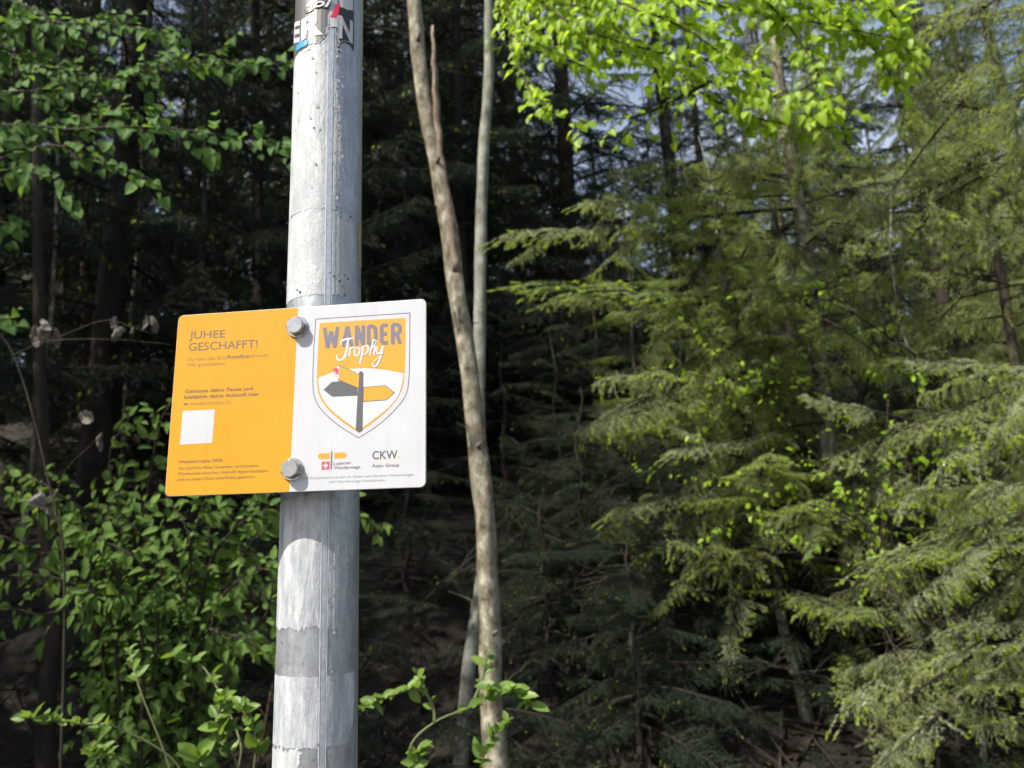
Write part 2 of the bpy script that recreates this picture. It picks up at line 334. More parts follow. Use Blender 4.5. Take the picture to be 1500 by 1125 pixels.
# dark spruces in the middle and on the left
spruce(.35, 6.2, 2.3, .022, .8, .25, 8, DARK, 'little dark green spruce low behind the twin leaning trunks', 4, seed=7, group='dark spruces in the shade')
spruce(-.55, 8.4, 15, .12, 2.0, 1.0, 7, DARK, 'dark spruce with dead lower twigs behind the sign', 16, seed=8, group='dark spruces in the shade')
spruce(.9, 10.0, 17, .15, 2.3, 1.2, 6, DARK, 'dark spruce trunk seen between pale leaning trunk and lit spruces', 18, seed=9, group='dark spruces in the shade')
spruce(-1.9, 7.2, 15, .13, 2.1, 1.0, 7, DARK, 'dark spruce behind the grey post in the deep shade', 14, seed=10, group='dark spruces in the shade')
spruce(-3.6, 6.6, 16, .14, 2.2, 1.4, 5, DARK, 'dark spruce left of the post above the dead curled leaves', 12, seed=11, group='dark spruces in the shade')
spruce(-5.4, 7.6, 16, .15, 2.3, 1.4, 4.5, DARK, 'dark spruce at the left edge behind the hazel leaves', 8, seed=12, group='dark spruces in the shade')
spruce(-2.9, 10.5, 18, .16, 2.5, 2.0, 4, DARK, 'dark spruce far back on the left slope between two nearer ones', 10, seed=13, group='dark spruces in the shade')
spruce(2.6, 11.0, 14, .14, 2.0, 1.4, 4.5, DARK, 'thin crowned spruce with sky showing beside it, upper middle', 16, seed=14, group='dark spruces in the shade')
spruce(4.4, 10.6, 9, .13, 2.0, 1.6, 4, WARM[:2] + DARK, 'half lit spruce on the slope behind the right hand spruces', 6, seed=15, group='dark spruces in the shade')
spruce(7.0, 9.6, 11, .13, 2.2, 1.2, 4.5, WARM[:2] + DARK, 'spruce at the top right corner with blue sky around its tips', 6, seed=16, group='dark spruces in the shade')
# low understory spruces that close the gap between ground and crowns
US = [(-.1, 7.6, 2.6, 1.1), (.9, 7.9, 2.8, 1.2), (1.9, 8.4, 2.6, 1.2), (-1.2, 7.9, 3.0, 1.2), (-2.6, 8.6, 3.4, 1.3), (-4.0, 8.2, 3.6, 1.4), (2.9, 8.9, 4.4, 1.4), (4.0, 9.2, 3.6, 1.5),
      (.2, 10.6, 4.6, 1.6), (-1.4, 11.0, 5, 1.6), (1.7, 11.2, 3.4, 1.5), (3.2, 12.6, 6, 1.8), (-3.6, 12.2, 6, 1.8), (5.4, 11.6, 6, 1.8), (-5.8, 10.4, 6, 1.8), (0.9, 13.4, 6.5, 1.8), (-1.9, 6.0, 2.0, .8), (1.3, 5.9, 1.5, .6), (2.1, 6.1, 1.9, .8), (5.9, 8.4, 4.2, 1.6), (3.75, 5.1, 3.6, 1.2), (2.25, 4.5, 2.6, .75), (7.2, 12.5, 8, 2), (.15, 4.9, 1.15, .9), (.75, 5.1, 1.3, 1.0), (.5, 5.6, 1.5, 1.0), (-.75, 5.3, 1.3, .9), (1.1, 4.6, .7, .8), (-.3, 9.4, 7, 1.7), (.6, 9.0, 4.2, 1.4), (-2.2, 9.8, 9, 2), (-4.6, 10.0, 10, 2.2), (-.9, 13.0, 11, 2.2), (1.9, 9.6, 3.0, 1.3), (3.1, 4.6, 3.2, 1.0), (1.9, 3.9, .8, .7), (-6.8, 9.0, 12, 2.2), (2.15, 5.7, 5.5, 1.1), (4.1, 6.2, 5, 1.4)] + [(.1 + .42 * (i % 6) + .13 * ((i * 7) % 5) - .2, 3.9 + .62 * (i // 6) + .1 * ((i * 3) % 4), .75 + .12 * ((i * 5) % 6), .85) for i in range(24)] + [(-1.6, 4.6, 1.2, .9), (-.9, 4.4, 1.0, .8), (-2.4, 4.9, 1.3, .9)]
UL = ['low dark spruce right behind the twin trunks', 'low dark spruce in the middle of the shaded slope', 'young spruce half in sun behind the grey sapling trunk', 'low dark spruce hidden behind the sign',
      'low dark spruce left of the post, above the bush', 'low dark spruce at the left behind the curled dead leaves', 'young spruce behind the pale birch-like trunk', 'young spruce on the slope between the tall right ones',
      'middle sized dark spruce deep in the gap behind the leaning trunk', 'middle sized dark spruce deep in the wood behind the sign', 'middle sized dark spruce under the sky gap', 'spruce up the slope right of the sky gap', 'dark spruce up the slope on the left',
      'spruce up the slope at the far right', 'dark spruce up the slope at the far left', 'spruce on the crest below the sky gap', 'knee high dark spruce behind the lower post', 'knee high spruce low in the dark middle', 'knee high spruce beside the foot of the pale birch-like trunk',
      'spruce filling the right edge behind the nearest spruces', 'olive spruce sunlit close at the right edge', 'small sunlit spruce low in the right foreground', 'spruce at the top of the slope by the right edge',
      'tiny dark green spruce between post and leaning trunk foot', 'tiny dark green spruce right of the leaning trunk foot', 'waist high dark spruce behind the tiny ones, lower middle', 'tiny dark spruce half hidden by the lower post', 'tiny dark spruce left of the slim grey sapling trunk',
      'dense dark spruce behind the right edge of the sign', 'dense dark spruce right behind the leaning trunk, eye high', 'dense dark spruce above the bush, behind the curled leaves', 'dense tall dark spruce behind the hazel branches', 'tall dark spruce up the slope between sign and leaning trunk', 'half dark spruce under the lowest sky gap',
      'olive sunlit spruce low at the right edge', 'tiny half sunlit spruce beside the grey sapling foot', 'tall dark spruce at the top left corner', 'slender sunlit spruce left of the olive ones', 'tall olive spruce between the big ones at the right']
LOW = [a + ' ' + b for b in ('in the undergrowth front row', 'in the undergrowth second row', 'in the undergrowth third row', 'in the undergrowth rear row') for a in ('knee high dark spruce at the leaning trunk foot', 'low dark spruce just right of the leaning trunk', 'low dark spruce halfway to the grey stem', 'low dark spruce beside the grey stem', 'low spruce just right of the grey stem', 'low spruce towards the right')]
UL += LOW + ['low dark spruce under the bush at the left', 'low dark spruce right behind the foot of the post', 'low dark spruce at the left behind the bare stems']
for i, (x, y, h, r_) in enumerate(US):
    if i > 38 and x > 1.15 and y < 4.6: continue
    kinds = DARK if x < 1.6 or i == 33 or i > 38 else (WARM if i in (20, 34) else [WARM[i % 4], FRESH[0]] + DARK + DARK)  # shaded needle tone mixed in to darken the gaps on the right
    spruce(x, y, h, .02 + .006 * h, r_, .15, 7.5 if h < 5 else 5.5, kinds, UL[i], 2 if i < 39 else 0, seed=50 + i, group='understory spruces')
# spruces added left of the frame, mostly unseen, to shade the left woods
spruce(-5.0, 2.2, 15, .16, 2.0, 1.2, 6.5, DARK, 'large spruce added for shade just outside the left side of the view', 4, seed=17, group='spruces left of the frame')
spruce(-6.8, 4.4, 17, .17, 2.6, 1.2, 5.5, DARK, 'large spruce added for shade further left behind the hazel', 4, seed=18, group='spruces left of the frame')
spruce(-4.3, 4.7, 15, .13, 1.9, 2.2, 6.5, DARK, 'spruce added for shade behind the hazel at the left border', 6, seed=19, group='spruces left of the frame')
spruce(-3.5, 1.6, 6.4, .07, 1.45, .5, 8, DARK, 'small dense spruce added for shade just left of the view', 2, seed=21, group='spruces left of the frame')
spruce(-4.3, 3.0, 7.2, .08, 1.6, .5, 8, DARK, 'second small dense spruce added for shade left of the view', 2, seed=22, group='spruces left of the frame')
spruce(-8.5, 1.6, 16, .17, 2.6, 1.2, 5, DARK, 'outermost spruce added for shade far left of the post', 2, seed=20, group='spruces left of the frame')

# far spruces on the hillside, one mesh each, too small to show their branches
def far_mesh(seed, h, R0, z0):
    rs = random.Random(seed); bm = bmesh.new(); mb = MB(); n = 8
    mb.tube([(.03 * math.sin(i), 0, h * i / n) for i in range(n + 1)], [.16 * (1 - .93 * i / n) for i in range(n + 1)], 7, 2)
    me = mb.mesh('t', M['bark']); bm.from_mesh(me)
    z = z0; az = 0
    while z < h * .98:
        f = 1 - (z - z0 * .3) / (h - z0 * .3); s = R0 * f ** .85 * rs.uniform(.75, 1.15) / 1.3; az += 2.399 + rs.uniform(-.3, .3)
        src = rs.choice(FARB).copy()
        src.transform(Matrix.Translation((0, 0, z)) @ Matrix.Rotation(az, 4, 'Z') @ Matrix.Rotation(R(rs.uniform(-5, 18)), 4, 'Y') @ Matrix.Scale(s, 4)); bm.from_mesh(src)
        bpy.data.meshes.remove(src); z += rs.uniform(.10, .26)
    out = bpy.data.meshes.new('far_spruce'); bm.to_mesh(out); bm.free()
    for k in ('needle', 'tip', 'bark'): out.materials.append(M[k])
    return out
FAR = [far_mesh(61, 17, 2.3, 2.2), far_mesh(62, 14, 2.1, 1.5)]
rs = random.Random(5); nf = 0
spots = []
for y in (12.8, 15.5, 18.5, 22, 27, 33):
    x = -y * .95 - 3
    while x < y * .95 + 4:
        xx = x + rs.uniform(-.7, .7); spots.append((xx, y + rs.uniform(-1.2, 1.2))); x += 2.1 + y * .045
for xx, yy in spots:
    a = math.degrees(math.atan2(xx, yy))
    hs = 1.3 if a < 1 else (.62 if a < 12 else (.66 if a < 24 else .75))
    if 1 < a < 12 and yy < 20: hs = .5
    s = hs * rs.uniform(.85, 1.1)
    o = link('distant_spruce', rs.choice(FAR)); o.location = (xx, yy, gz(xx, yy) - .1); o.rotation_euler = (0, 0, rs.random() * 6.28); o.scale = (max(s, .7) , max(s, .7), s)
    side = 'behind the hazel and the bush at the left' if a < -14 else 'behind the post and the sign' if a < -1 else 'beyond the dark gap right of the leaning trunk' if a < 9 else 'beyond the lit spruces at the right' if a < 22 else 'beyond the right edge spruces'
    row = 'nearer dark distant spruce' if yy < 17 else 'dark distant spruce halfway up the slope' if yy < 25 else 'farthest dark spruce on the crest'
    tag(o, row + ' ' + side, 'spruce', 'distant spruces on the slope')

# brushwood: tangled dead twigs over the slope
bw = MB(); rs = random.Random(77)
for i in range(45):
    y = rs.uniform(4.0, 11); x = rs.uniform(-.75, .8) * y; me = rs.choice(DEAD)
    mw = Matrix.Translation((x, y, gz(x, y) + rs.uniform(.02, .35))) @ Matrix.Rotation(rs.random() * 6.28, 4, 'Z') @ Matrix.Rotation(R(rs.uniform(-50, 15)), 4, 'Y') @ Matrix.Scale(rs.uniform(.5, 1.2), 4)
    bw.add([mw @ v.co for v in me.vertices], [tuple(f.vertices) for f in me.polygons])
tag(link('brushwood', bw.mesh('brushwood', M['twig'])), 'tangle of dead grey-brown twigs lying over the shaded slope', 'brushwood', kind='stuff')
# ------------------------------------------------------------ leaves
def leaf_mesh(name, mat, L, W, pt=1.0, fold=.18, curl=.15, base=.5, seed=0, wave=.04):
    rs = random.Random(seed); n = 7; V = []; Fc = []
    for i in range(n + 1):
        t = i / n; wd = W * .5 * (math.sin(math.pi * t ** base) ** .75 if 0 < t < 1 else 0) * (1 - .25 * pt * t) + .0006
        x = L * t; z = -curl * L * t * t; cr = fold * wd
        wv = wave * L * rs.uniform(-1, 1)
        V += [(x, -wd, z + cr * 1.5 + wv * .4), (x, -wd * .5, z + cr * .5 + wv * .3), (x, 0, z), (x, wd * .5, z + cr * .5 - wv * .3), (x, wd, z + cr * 1.5 - wv * .4)]
    for i in range(n):
        for j in range(4): a = i * 5 + j; Fc.append((a, a + 1, a + 6, a + 5))
    return mesh(name, V, Fc, mat, smooth=True)
BEECH = [leaf_mesh('leaf', M['beech'], .068 * k, .056 * k, .8, .15 + .1 * (i % 3), .12 + .06 * i, .62, i) for i, k in enumerate((1, .8, 1.05, .65, .9))]
HAZEL = [leaf_mesh('leaf', M['hazel'], .070 * k, .066 * k, .5, .2 + .08 * (i % 3), .15 + .06 * i, .6, 10 + i) for i, k in enumerate((1, .8, 1.1, .65))]
BUSH = [leaf_mesh('leaf', M['bush'], .070 * k, .040 * k, .8, .15 + .1 * (i % 3), .2 + .08 * i, .75, 20 + i) for i, k in enumerate((1, .8, 1.1, .7))]
HONEY = [leaf_mesh('leaf', M['honey'], .046 * k, .025 * k, .2, .25, .1 + .08 * i, .85, 30 + i) for i, k in enumerate((1, .8, 1.1, .6))]

class Plant:
    """a leafy plant: branch meshes hold single leaves; leaves past the limit are joined into one foliage mesh"""
    def __init__(s, name, base, label, cat, leaves, mat, limit=290, group=None):
        s.base = Vector(base); s.t = empty(name, s.base, label, cat, group); s.lv = leaves; s.mat = mat; s.n = 0; s.limit = limit; s.rest = MB(); s.pend = []
    def stem(s, pts, radii, mat, name='branch', n=6, jit=0):
        mb = MB(); mb.tube([p - s.base for p in pts], radii, n, 0, jit); return link(name, mb.mesh(name, mat, True), s.t)
    def leaf(s, par, p, d, up, sc_):
        d = d.normalized(); y = up.cross(d)
        if y.length < .05: y = Vector((0, 1, 0)).cross(d)
        y.normalize(); z = d.cross(y); s.pend.append((par, p - s.base, Matrix((d, y, z)).transposed(), sc_, random.choice(s.lv)))
    def finish(s):
        random.Random(3).shuffle(s.pend)
        s.pend.sort(key=lambda q: (q[1] + s.base).y)
        for i, (par, p, m3, k, me) in enumerate(s.pend):
            mw = Matrix.Translation(p) @ m3.to_4x4() @ Matrix.Scale(k, 4)
            if i < s.limit:
                o = link('leaf', me, par); o.matrix_local = mw
            else: s.rest.add([mw @ v.co for v in me.vertices], [tuple(f.vertices) for f in me.polygons])
        if s.rest.V:
            o = link('foliage', s.rest.mesh('foliage', s.mat, True), s.t); o['kind'] = 'stuff'
    def spray(s, pts, r0, r1, step, twiglen, sc_, mat, face, spread=.5, droop=.35, rs=None, start=.15, sub=.55, lstep=.05, petiole=.012, depth=.35):
        """a main axis through pts, side twigs with alternating leaves; face = direction the blades turn to"""
        rs = rs or random; P = smoothline(pts, 6); n = len(P)
        b = s.stem(P, [r0 + (r1 - r0) * i / (n - 1) for i in range(n)], mat); acc = 0; side = 1; tot = sum((P[i + 1] - P[i]).length for i in range(n - 1)); run = 0
        mb = MB()
        for i in range(n - 1):
            seg = P[i + 1] - P[i]; L = seg.length; d = seg.normalized(); k = 0
            while acc < L:
                f = (run + acc) / tot; p = P[i] + d * acc
                if f > start:
                    side = -side
                    e = (d * .6 + Vector((rs.gauss(0, spread), rs.gauss(0, depth), rs.gauss(0, spread) + .0)) + d.cross(Vector((0, -1, 0))) * side * .5).normalized()
                    if rs.random() < sub:
                        tl = twiglen * rs.uniform(.4, 1.2) * (1.1 - .5 * f); q = [p]; ee = e.copy()
                        for k2 in range(4): ee = (ee + Vector((0, 0, -.12))).normalized(); q.append(q[-1] + ee * tl / 4)
                        mb.tube([a - s.base for a in q], [.0018, .0015, .0012, .001, .0008], 3, 0, cap=False)
                        l = lstep * .5; s2 = 1
                        while l < tl:
                            s2 = -s2; j = min(3, int(l / tl * 4)); pp = q[j].lerp(q[j + 1], l / tl * 4 - j)
                            s.leaf(b, pp, ee * .6 + ee.cross(face) * s2 * .8 + Vector((rs.gauss(0, .25), rs.gauss(0, .25), rs.gauss(0, .25) - droop)), face + Vector((rs.gauss(0, .4), rs.gauss(0, .3), rs.gauss(0, .4))), sc_ * rs.uniform(.7, 1.15)); l += lstep * rs.uniform(.6, 1.3)
                        s.leaf(b, q[-1], ee + Vector((0, 0, -droop)), face, sc_ * rs.uniform(.45, 1.1))
                    else:
                        s.leaf(b, p, e + Vector((0, 0, -droop)), face + Vector((rs.gauss(0, .4), rs.gauss(0, .3), rs.gauss(0, .4))), sc_ * rs.uniform(.7, 1.15))
                acc += step * rs.uniform(.6, 1.4)
            acc -= L; run += L
        if mb.V: link('twigs', mb.mesh('twigs', mat), b)['kind'] = 'stuff'
        s.leaf(b, P[-1], P[-1] - P[-2], face, sc_)
        return b

def trunk_from(pix, Y, radpx, zbase=True):
    """centre line through photograph points at depth Y(v)"""
    pts = []; rad = []
    for (u, v), r in zip(pix, radpx):
        y = Y(v) if callable(Y) else Y; pts.append(at(u, v, y)); rad.append(r * y / F)
    return pts, rad

# ---- twin leaning trunk in the middle (pale bark, broken stub)
pix = [(560, -420), (588, -180), (606, 0), (617, 120), (638, 230), (657, 330), (668, 420), (684, 520), (697, 640), (709, 740), (716, 870), (718, 1000), (727, 1125), (732, 1200)]
pts, rad = trunk_from(pix, 3.4, [9.5, 11, 12, 12.5, 13, 13.5, 13.5, 13.5, 14, 14.5, 15, 15.5, 18, 20])
g = gz(pts[-1].x, 3.4); pts.append(Vector((pts[-1].x + .03, 3.4, g - .05))); rad.append(rad[-1] * 1.5)
base = Vector((pts[-1].x, 3.4, g)); t1 = empty('leaning_tree', base, 'pale-barked slim leaning trunk with a broken stub, right of the sign', 'tree')
P = smoothline(pts, 5); rr = list(np.interp(np.linspace(0, len(pts) - 1, len(P)), range(len(pts)), rad))
mb = MB(); mb.tube([p - base for p in P], rr, 14, 0, .22); link('trunk', mb.mesh('trunk', M['bark_ash'], True), t1)
spx = [(668, 400), (655, 300), (643, 210), (637, 120), (634, 38)]
sp, sr = trunk_from(spx, 3.38, [9, 6.5, 5.5, 4.5, 2.5]); SPt = smoothline(sp, 6)
mb = MB(); mb.tube([p + Vector((.004 * math.sin(i * 2.1), 0, 0)) - base for i, p in enumerate(SPt)], list(np.interp(np.linspace(0, 4, len(SPt)), range(5), sr)), 9, 0, .4)
M['bark_stub'] = barkmat('bleached_bark', [(.3, (.09, .065, .048)), (.5, (.21, .165, .125)), (.7, (.36, .30, .24))], 22, (1, 1, .4), .8, .006)
tag(link('broken_branch', mb.mesh('broken_branch', M['bark_stub'], True), t1), 'brown splintered stub rising beside the main trunk')
for (u, v) in ((612, 60), (700, 655), (640, 240), (722, 930)):
    kb = MB(); c0 = at(u, v, 3.37) - base; kb.tube([c0, c0 + Vector((.012, -.03, .01)), c0 + Vector((.018, -.045, .02))], [.012, .008, .004], 6, 0, .3)
    link('knot', kb.mesh('knot', M['bark_ash'], True), t1)
rs = random.Random(19)
for k in range(9):
    p_ = P[rs.randrange(8, len(P) - 12)] - base; d_ = Vector((rs.choice((-1, 1)), rs.uniform(-.6, .6), rs.uniform(.1, .9))).normalized(); L_ = rs.uniform(.05, .35); nb = MB()
    nb.tube([p_, p_ + d_ * L_ * .5 + Vector((0, 0, .01)), p_ + d_ * L_], [.005, .0035, .0015], 5, 0, .2); link('twig', nb.mesh('twig', M['twig']), t1)
# crown out of view
tp = Plant('x', base, None, None, BEECH, M['beech']); bpy.data.objects.remove(tp.t); tp.t = t1; tp.limit = 0
rs = random.Random(2)
for k in range(4):
    p = P[0]; e = Vector((rs.uniform(-1.2, .4), rs.uniform(-.2, 1.4), rs.uniform(.4, 1.6)))
    tp.spray([p - Vector((0, 0, .4)) * (k % 2), p + e * .5, p + e], .012, .003, .06, .2, 1, M['twig'], Vector((-.5, -.3, 1)), rs=rs)
tp.finish()

# ---- grey lichen trunk carrying the bright leaves at the top right
pix = [(722, -500), (719, -200), (716, 0), (716, 110), (709, 210), (705, 330), (703, 450), (701, 560), (702, 640), (708, 740), (706, 840), (684, 1000), (676, 1125), (672, 1180)]
pts, rad = trunk_from(pix, 4.3, [7, 7.5, 8, 8.5, 9, 9, 9.5, 9.5, 9, 8.5, 9, 10, 11, 12])
g = gz(pts[-1].x, 4.3); pts.append(Vector((pts[-1].x, 4.3, g - .05))); rad.append(rad[-1] * 1.3)
base = Vector((pts[-1].x, 4.3, g))
bt = Plant('beech_tree', base, 'slim grey lichened trunk behind the leaning one, carrying the bright sunlit leaves at top right', 'tree', BEECH, M['beech'])
P = smoothline(pts, 5); bt.stem(P, list(np.interp(np.linspace(0, len(pts) - 1, len(P)), range(len(pts)), rad)), M['bark_lichen'], 'trunk', 12, .2)
rs = random.Random(12); face = Vector((-.45, -.75, .75))
top = at(719, -230, 4.3); top2 = at(721, -400, 4.3)
SPR = [([top, at(770, -40, 3.6), at(830, 30, 3.1), at(960, 75, 2.9), at(1075, 90, 2.8)], .8),
       ([top, at(850, -70, 3.4), at(1000, -5, 3.0), at(1180, 30, 2.9), at(1330, 60, 2.8)], 1),
       ([top2, at(900, -150, 3.4), at(1060, -40, 3.1), at(1230, 30, 3.0), at(1340, 100, 3.0)], 1),
       ([top, at(800, -60, 3.5), at(900, 50, 3.2), at(1040, 120, 3.1), at(1180, 150, 3.0)], .9),
       ([top, at(740, -20, 3.8), at(760, 40, 3.4), at(800, 70, 3.2), at(880, 110, 3.1)], .8),
       ([top2, at(840, -200, 3.3), at(960, -90, 3.0), at(1120, -20, 2.8), at(1290, 5, 2.7)], 1),
       ([top, at(820, 20, 3.5), at(950, 90, 3.3), at(1100, 170, 3.3), at(1250, 190, 3.2)], .8),
       ([top2, at(1000, -160, 3.2), at(1150, -60, 3.0), at(1270, 60, 2.9), at(1310, 120, 2.9)], .9),
       ([top, at(745, 30, 3.9), at(770, 120, 3.5), at(800, 155, 3.2), at(860, 180, 3.1)], .45),
       ([at(1040, 120, 3.1), at(950, 165, 3.2), at(900, 175, 3.2)], .5),
       ([top, at(790, -90, 3.3), at(880, -10, 2.9), at(1000, 40, 2.7), at(1110, 120, 2.7)], 1), ([top, at(760, -30, 3.6), at(850, 10, 3.2), at(960, 20, 3.0), at(1060, 60, 3.0)], .9),
       ([top2, at(980, -110, 3.1), at(1110, -10, 2.9), at(1190, 90, 2.8), at(1210, 170, 2.8)], .9), ([top2, at(1040, -150, 3.0), at(1200, -50, 2.8), at(1300, 10, 2.8), at(1335, 90, 2.8)], .9)]
for q, dn in SPR:
    bt.spray(q, .010, .0025, .017 / dn, .22, .86, M['twig'], face, rs=rs, start=.28 if len(q) > 3 else .1, lstep=.045, spread=.4, sub=.6, depth=.3)
bt.finish()

# ---- small sunlit beech saplings among the spruces
for k, (u0, Y, sp_, lab) in enumerate(((1400, 4.0, [[(1395, 700), (1370, 620), (1355, 565)], [(1395, 700), (1420, 630), (1450, 590)], [(1400, 760), (1380, 700), (1360, 680)]], 'small beech sapling with yellow-green leaves glowing among the spruces at the right'),
        (1300, 4.2, [[(1300, 560), (1200, 420), (1180, 405)], [(1300, 600), (1290, 540), (1285, 520)]], 'thin beech sapling with a few pale green leaves above the middle right'))):
    b_ = at(u0, 1150, Y); b_.z = gz(b_.x, Y) - .03; q = Plant('beech_sapling', b_, lab, 'sapling', BEECH, M['beech'], group='beech saplings among the spruces'); rs = random.Random(80 + k)
    for pp in sp_:
        pts = [b_ + Vector((0, 0, .0))] + [at(u, v, Y - .2) for u, v in pp]; q.spray(pts, .005, .0012, .05, .09, .7 if k == 0 else 1.1, M['twig'], Vector((-.5, -.7, .7)), rs=rs, start=.6 if k == 0 else .92, lstep=.03)
    q.finish()
b_ = Vector((2.15, 4.0, 0)); b_.z = gz(2.15, 4.0) - .03
q = Plant('hornbeam_sapling', b_, 'twiggy sapling with tiny bright leaves scattered through the lit spruces at the right', 'sapling', BEECH, M['beech'])
rs = random.Random(91); st = [b_ + Vector((.04 * math.sin(i * 1.7), .03 * math.cos(i), i * .4)) for i in range(9)]; q.stem(st, [.016 - .0015 * i for i in range(9)], M['bark_lichen'], 'trunk')
for (u, v, Y) in ((1000, 470, 3.9), (960, 540, 3.9), (1090, 440, 3.8), (1180, 560, 3.7), (1010, 640, 3.8), (1120, 770, 3.7), (1200, 745, 3.6), (1350, 570, 3.5), (1370, 640, 3.5), (1420, 680, 3.5), (1300, 450, 3.6), (1240, 400, 3.8), (1060, 560, 3.9), (1290, 820, 3.6), (1410, 850, 3.5), (1260, 880, 3.6), (1350, 760, 3.5), (1160, 660, 3.7), (1450, 560, 3.4), (1180, 480, 3.8), (1030, 790, 3.9), (940, 690, 4.0)):
    a_ = b_ + Vector((0, 0, rs.uniform(.5, 2.6))); tip = at(u, v, Y); q.spray([a_, a_.lerp(tip, .5) + Vector((0, 0, .15)), tip], .005, .001, .05, .13, .5, M['twig'], Vector((-.5, -.6, .8)), rs=rs, start=.55, lstep=.04, spread=.5)
q.finish()
# ---- hazel branches from the left, in shade
base = Vector((-2.75, 3.2, gz(-2.75, 3.2)))
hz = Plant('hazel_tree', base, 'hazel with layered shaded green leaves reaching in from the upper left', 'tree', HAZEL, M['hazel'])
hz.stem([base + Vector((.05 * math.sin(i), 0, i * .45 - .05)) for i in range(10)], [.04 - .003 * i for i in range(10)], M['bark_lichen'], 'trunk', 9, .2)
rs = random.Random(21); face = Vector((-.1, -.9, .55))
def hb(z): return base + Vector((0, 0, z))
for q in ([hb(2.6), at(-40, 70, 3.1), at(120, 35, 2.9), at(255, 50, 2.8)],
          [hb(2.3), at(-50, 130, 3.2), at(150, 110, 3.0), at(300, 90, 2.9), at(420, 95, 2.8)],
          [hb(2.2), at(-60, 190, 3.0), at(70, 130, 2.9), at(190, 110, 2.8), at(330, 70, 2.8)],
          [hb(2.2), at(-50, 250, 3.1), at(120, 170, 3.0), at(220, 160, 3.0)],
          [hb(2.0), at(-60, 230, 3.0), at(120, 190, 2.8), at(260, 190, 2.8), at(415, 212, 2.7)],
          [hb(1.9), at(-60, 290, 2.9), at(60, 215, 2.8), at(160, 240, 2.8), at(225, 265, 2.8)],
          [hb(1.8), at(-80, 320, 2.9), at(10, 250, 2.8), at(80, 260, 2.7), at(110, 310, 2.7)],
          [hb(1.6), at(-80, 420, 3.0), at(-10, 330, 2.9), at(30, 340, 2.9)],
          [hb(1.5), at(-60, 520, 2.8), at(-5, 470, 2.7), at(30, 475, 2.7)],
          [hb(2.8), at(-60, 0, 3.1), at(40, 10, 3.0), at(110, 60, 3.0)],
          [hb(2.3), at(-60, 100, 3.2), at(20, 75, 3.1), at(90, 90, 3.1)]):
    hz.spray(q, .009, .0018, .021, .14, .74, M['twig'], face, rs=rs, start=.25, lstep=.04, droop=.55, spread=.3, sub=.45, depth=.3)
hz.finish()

# ---- bush at the lower left, in shade
base = Vector((-1.5, 3.15, gz(-1.5, 3.15)))
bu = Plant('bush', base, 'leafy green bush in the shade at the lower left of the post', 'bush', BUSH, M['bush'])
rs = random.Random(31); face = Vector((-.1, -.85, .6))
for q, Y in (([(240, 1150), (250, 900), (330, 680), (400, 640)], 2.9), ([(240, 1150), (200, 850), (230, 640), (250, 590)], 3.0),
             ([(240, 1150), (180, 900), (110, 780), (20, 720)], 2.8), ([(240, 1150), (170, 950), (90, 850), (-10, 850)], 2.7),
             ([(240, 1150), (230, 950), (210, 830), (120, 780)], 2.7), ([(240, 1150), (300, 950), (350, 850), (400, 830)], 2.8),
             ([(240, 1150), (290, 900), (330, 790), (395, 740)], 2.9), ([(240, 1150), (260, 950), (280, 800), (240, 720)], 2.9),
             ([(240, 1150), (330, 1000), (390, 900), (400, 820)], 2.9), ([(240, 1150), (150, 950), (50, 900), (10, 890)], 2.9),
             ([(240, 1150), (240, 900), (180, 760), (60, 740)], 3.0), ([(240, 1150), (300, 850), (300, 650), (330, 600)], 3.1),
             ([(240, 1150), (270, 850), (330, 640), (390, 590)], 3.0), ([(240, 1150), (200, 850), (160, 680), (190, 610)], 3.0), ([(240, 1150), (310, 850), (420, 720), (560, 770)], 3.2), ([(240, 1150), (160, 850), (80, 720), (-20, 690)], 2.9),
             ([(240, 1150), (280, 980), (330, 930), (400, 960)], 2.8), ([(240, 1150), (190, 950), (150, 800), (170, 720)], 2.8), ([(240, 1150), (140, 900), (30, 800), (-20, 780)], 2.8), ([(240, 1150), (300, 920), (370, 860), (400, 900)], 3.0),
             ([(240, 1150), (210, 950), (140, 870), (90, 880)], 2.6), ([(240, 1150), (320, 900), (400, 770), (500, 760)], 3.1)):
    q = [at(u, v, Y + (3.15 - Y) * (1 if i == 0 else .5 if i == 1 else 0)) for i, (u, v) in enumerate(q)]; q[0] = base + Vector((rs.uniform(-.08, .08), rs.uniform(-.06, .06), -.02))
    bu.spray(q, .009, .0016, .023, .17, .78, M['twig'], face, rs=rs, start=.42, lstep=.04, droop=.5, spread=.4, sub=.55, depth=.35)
bu.finish()
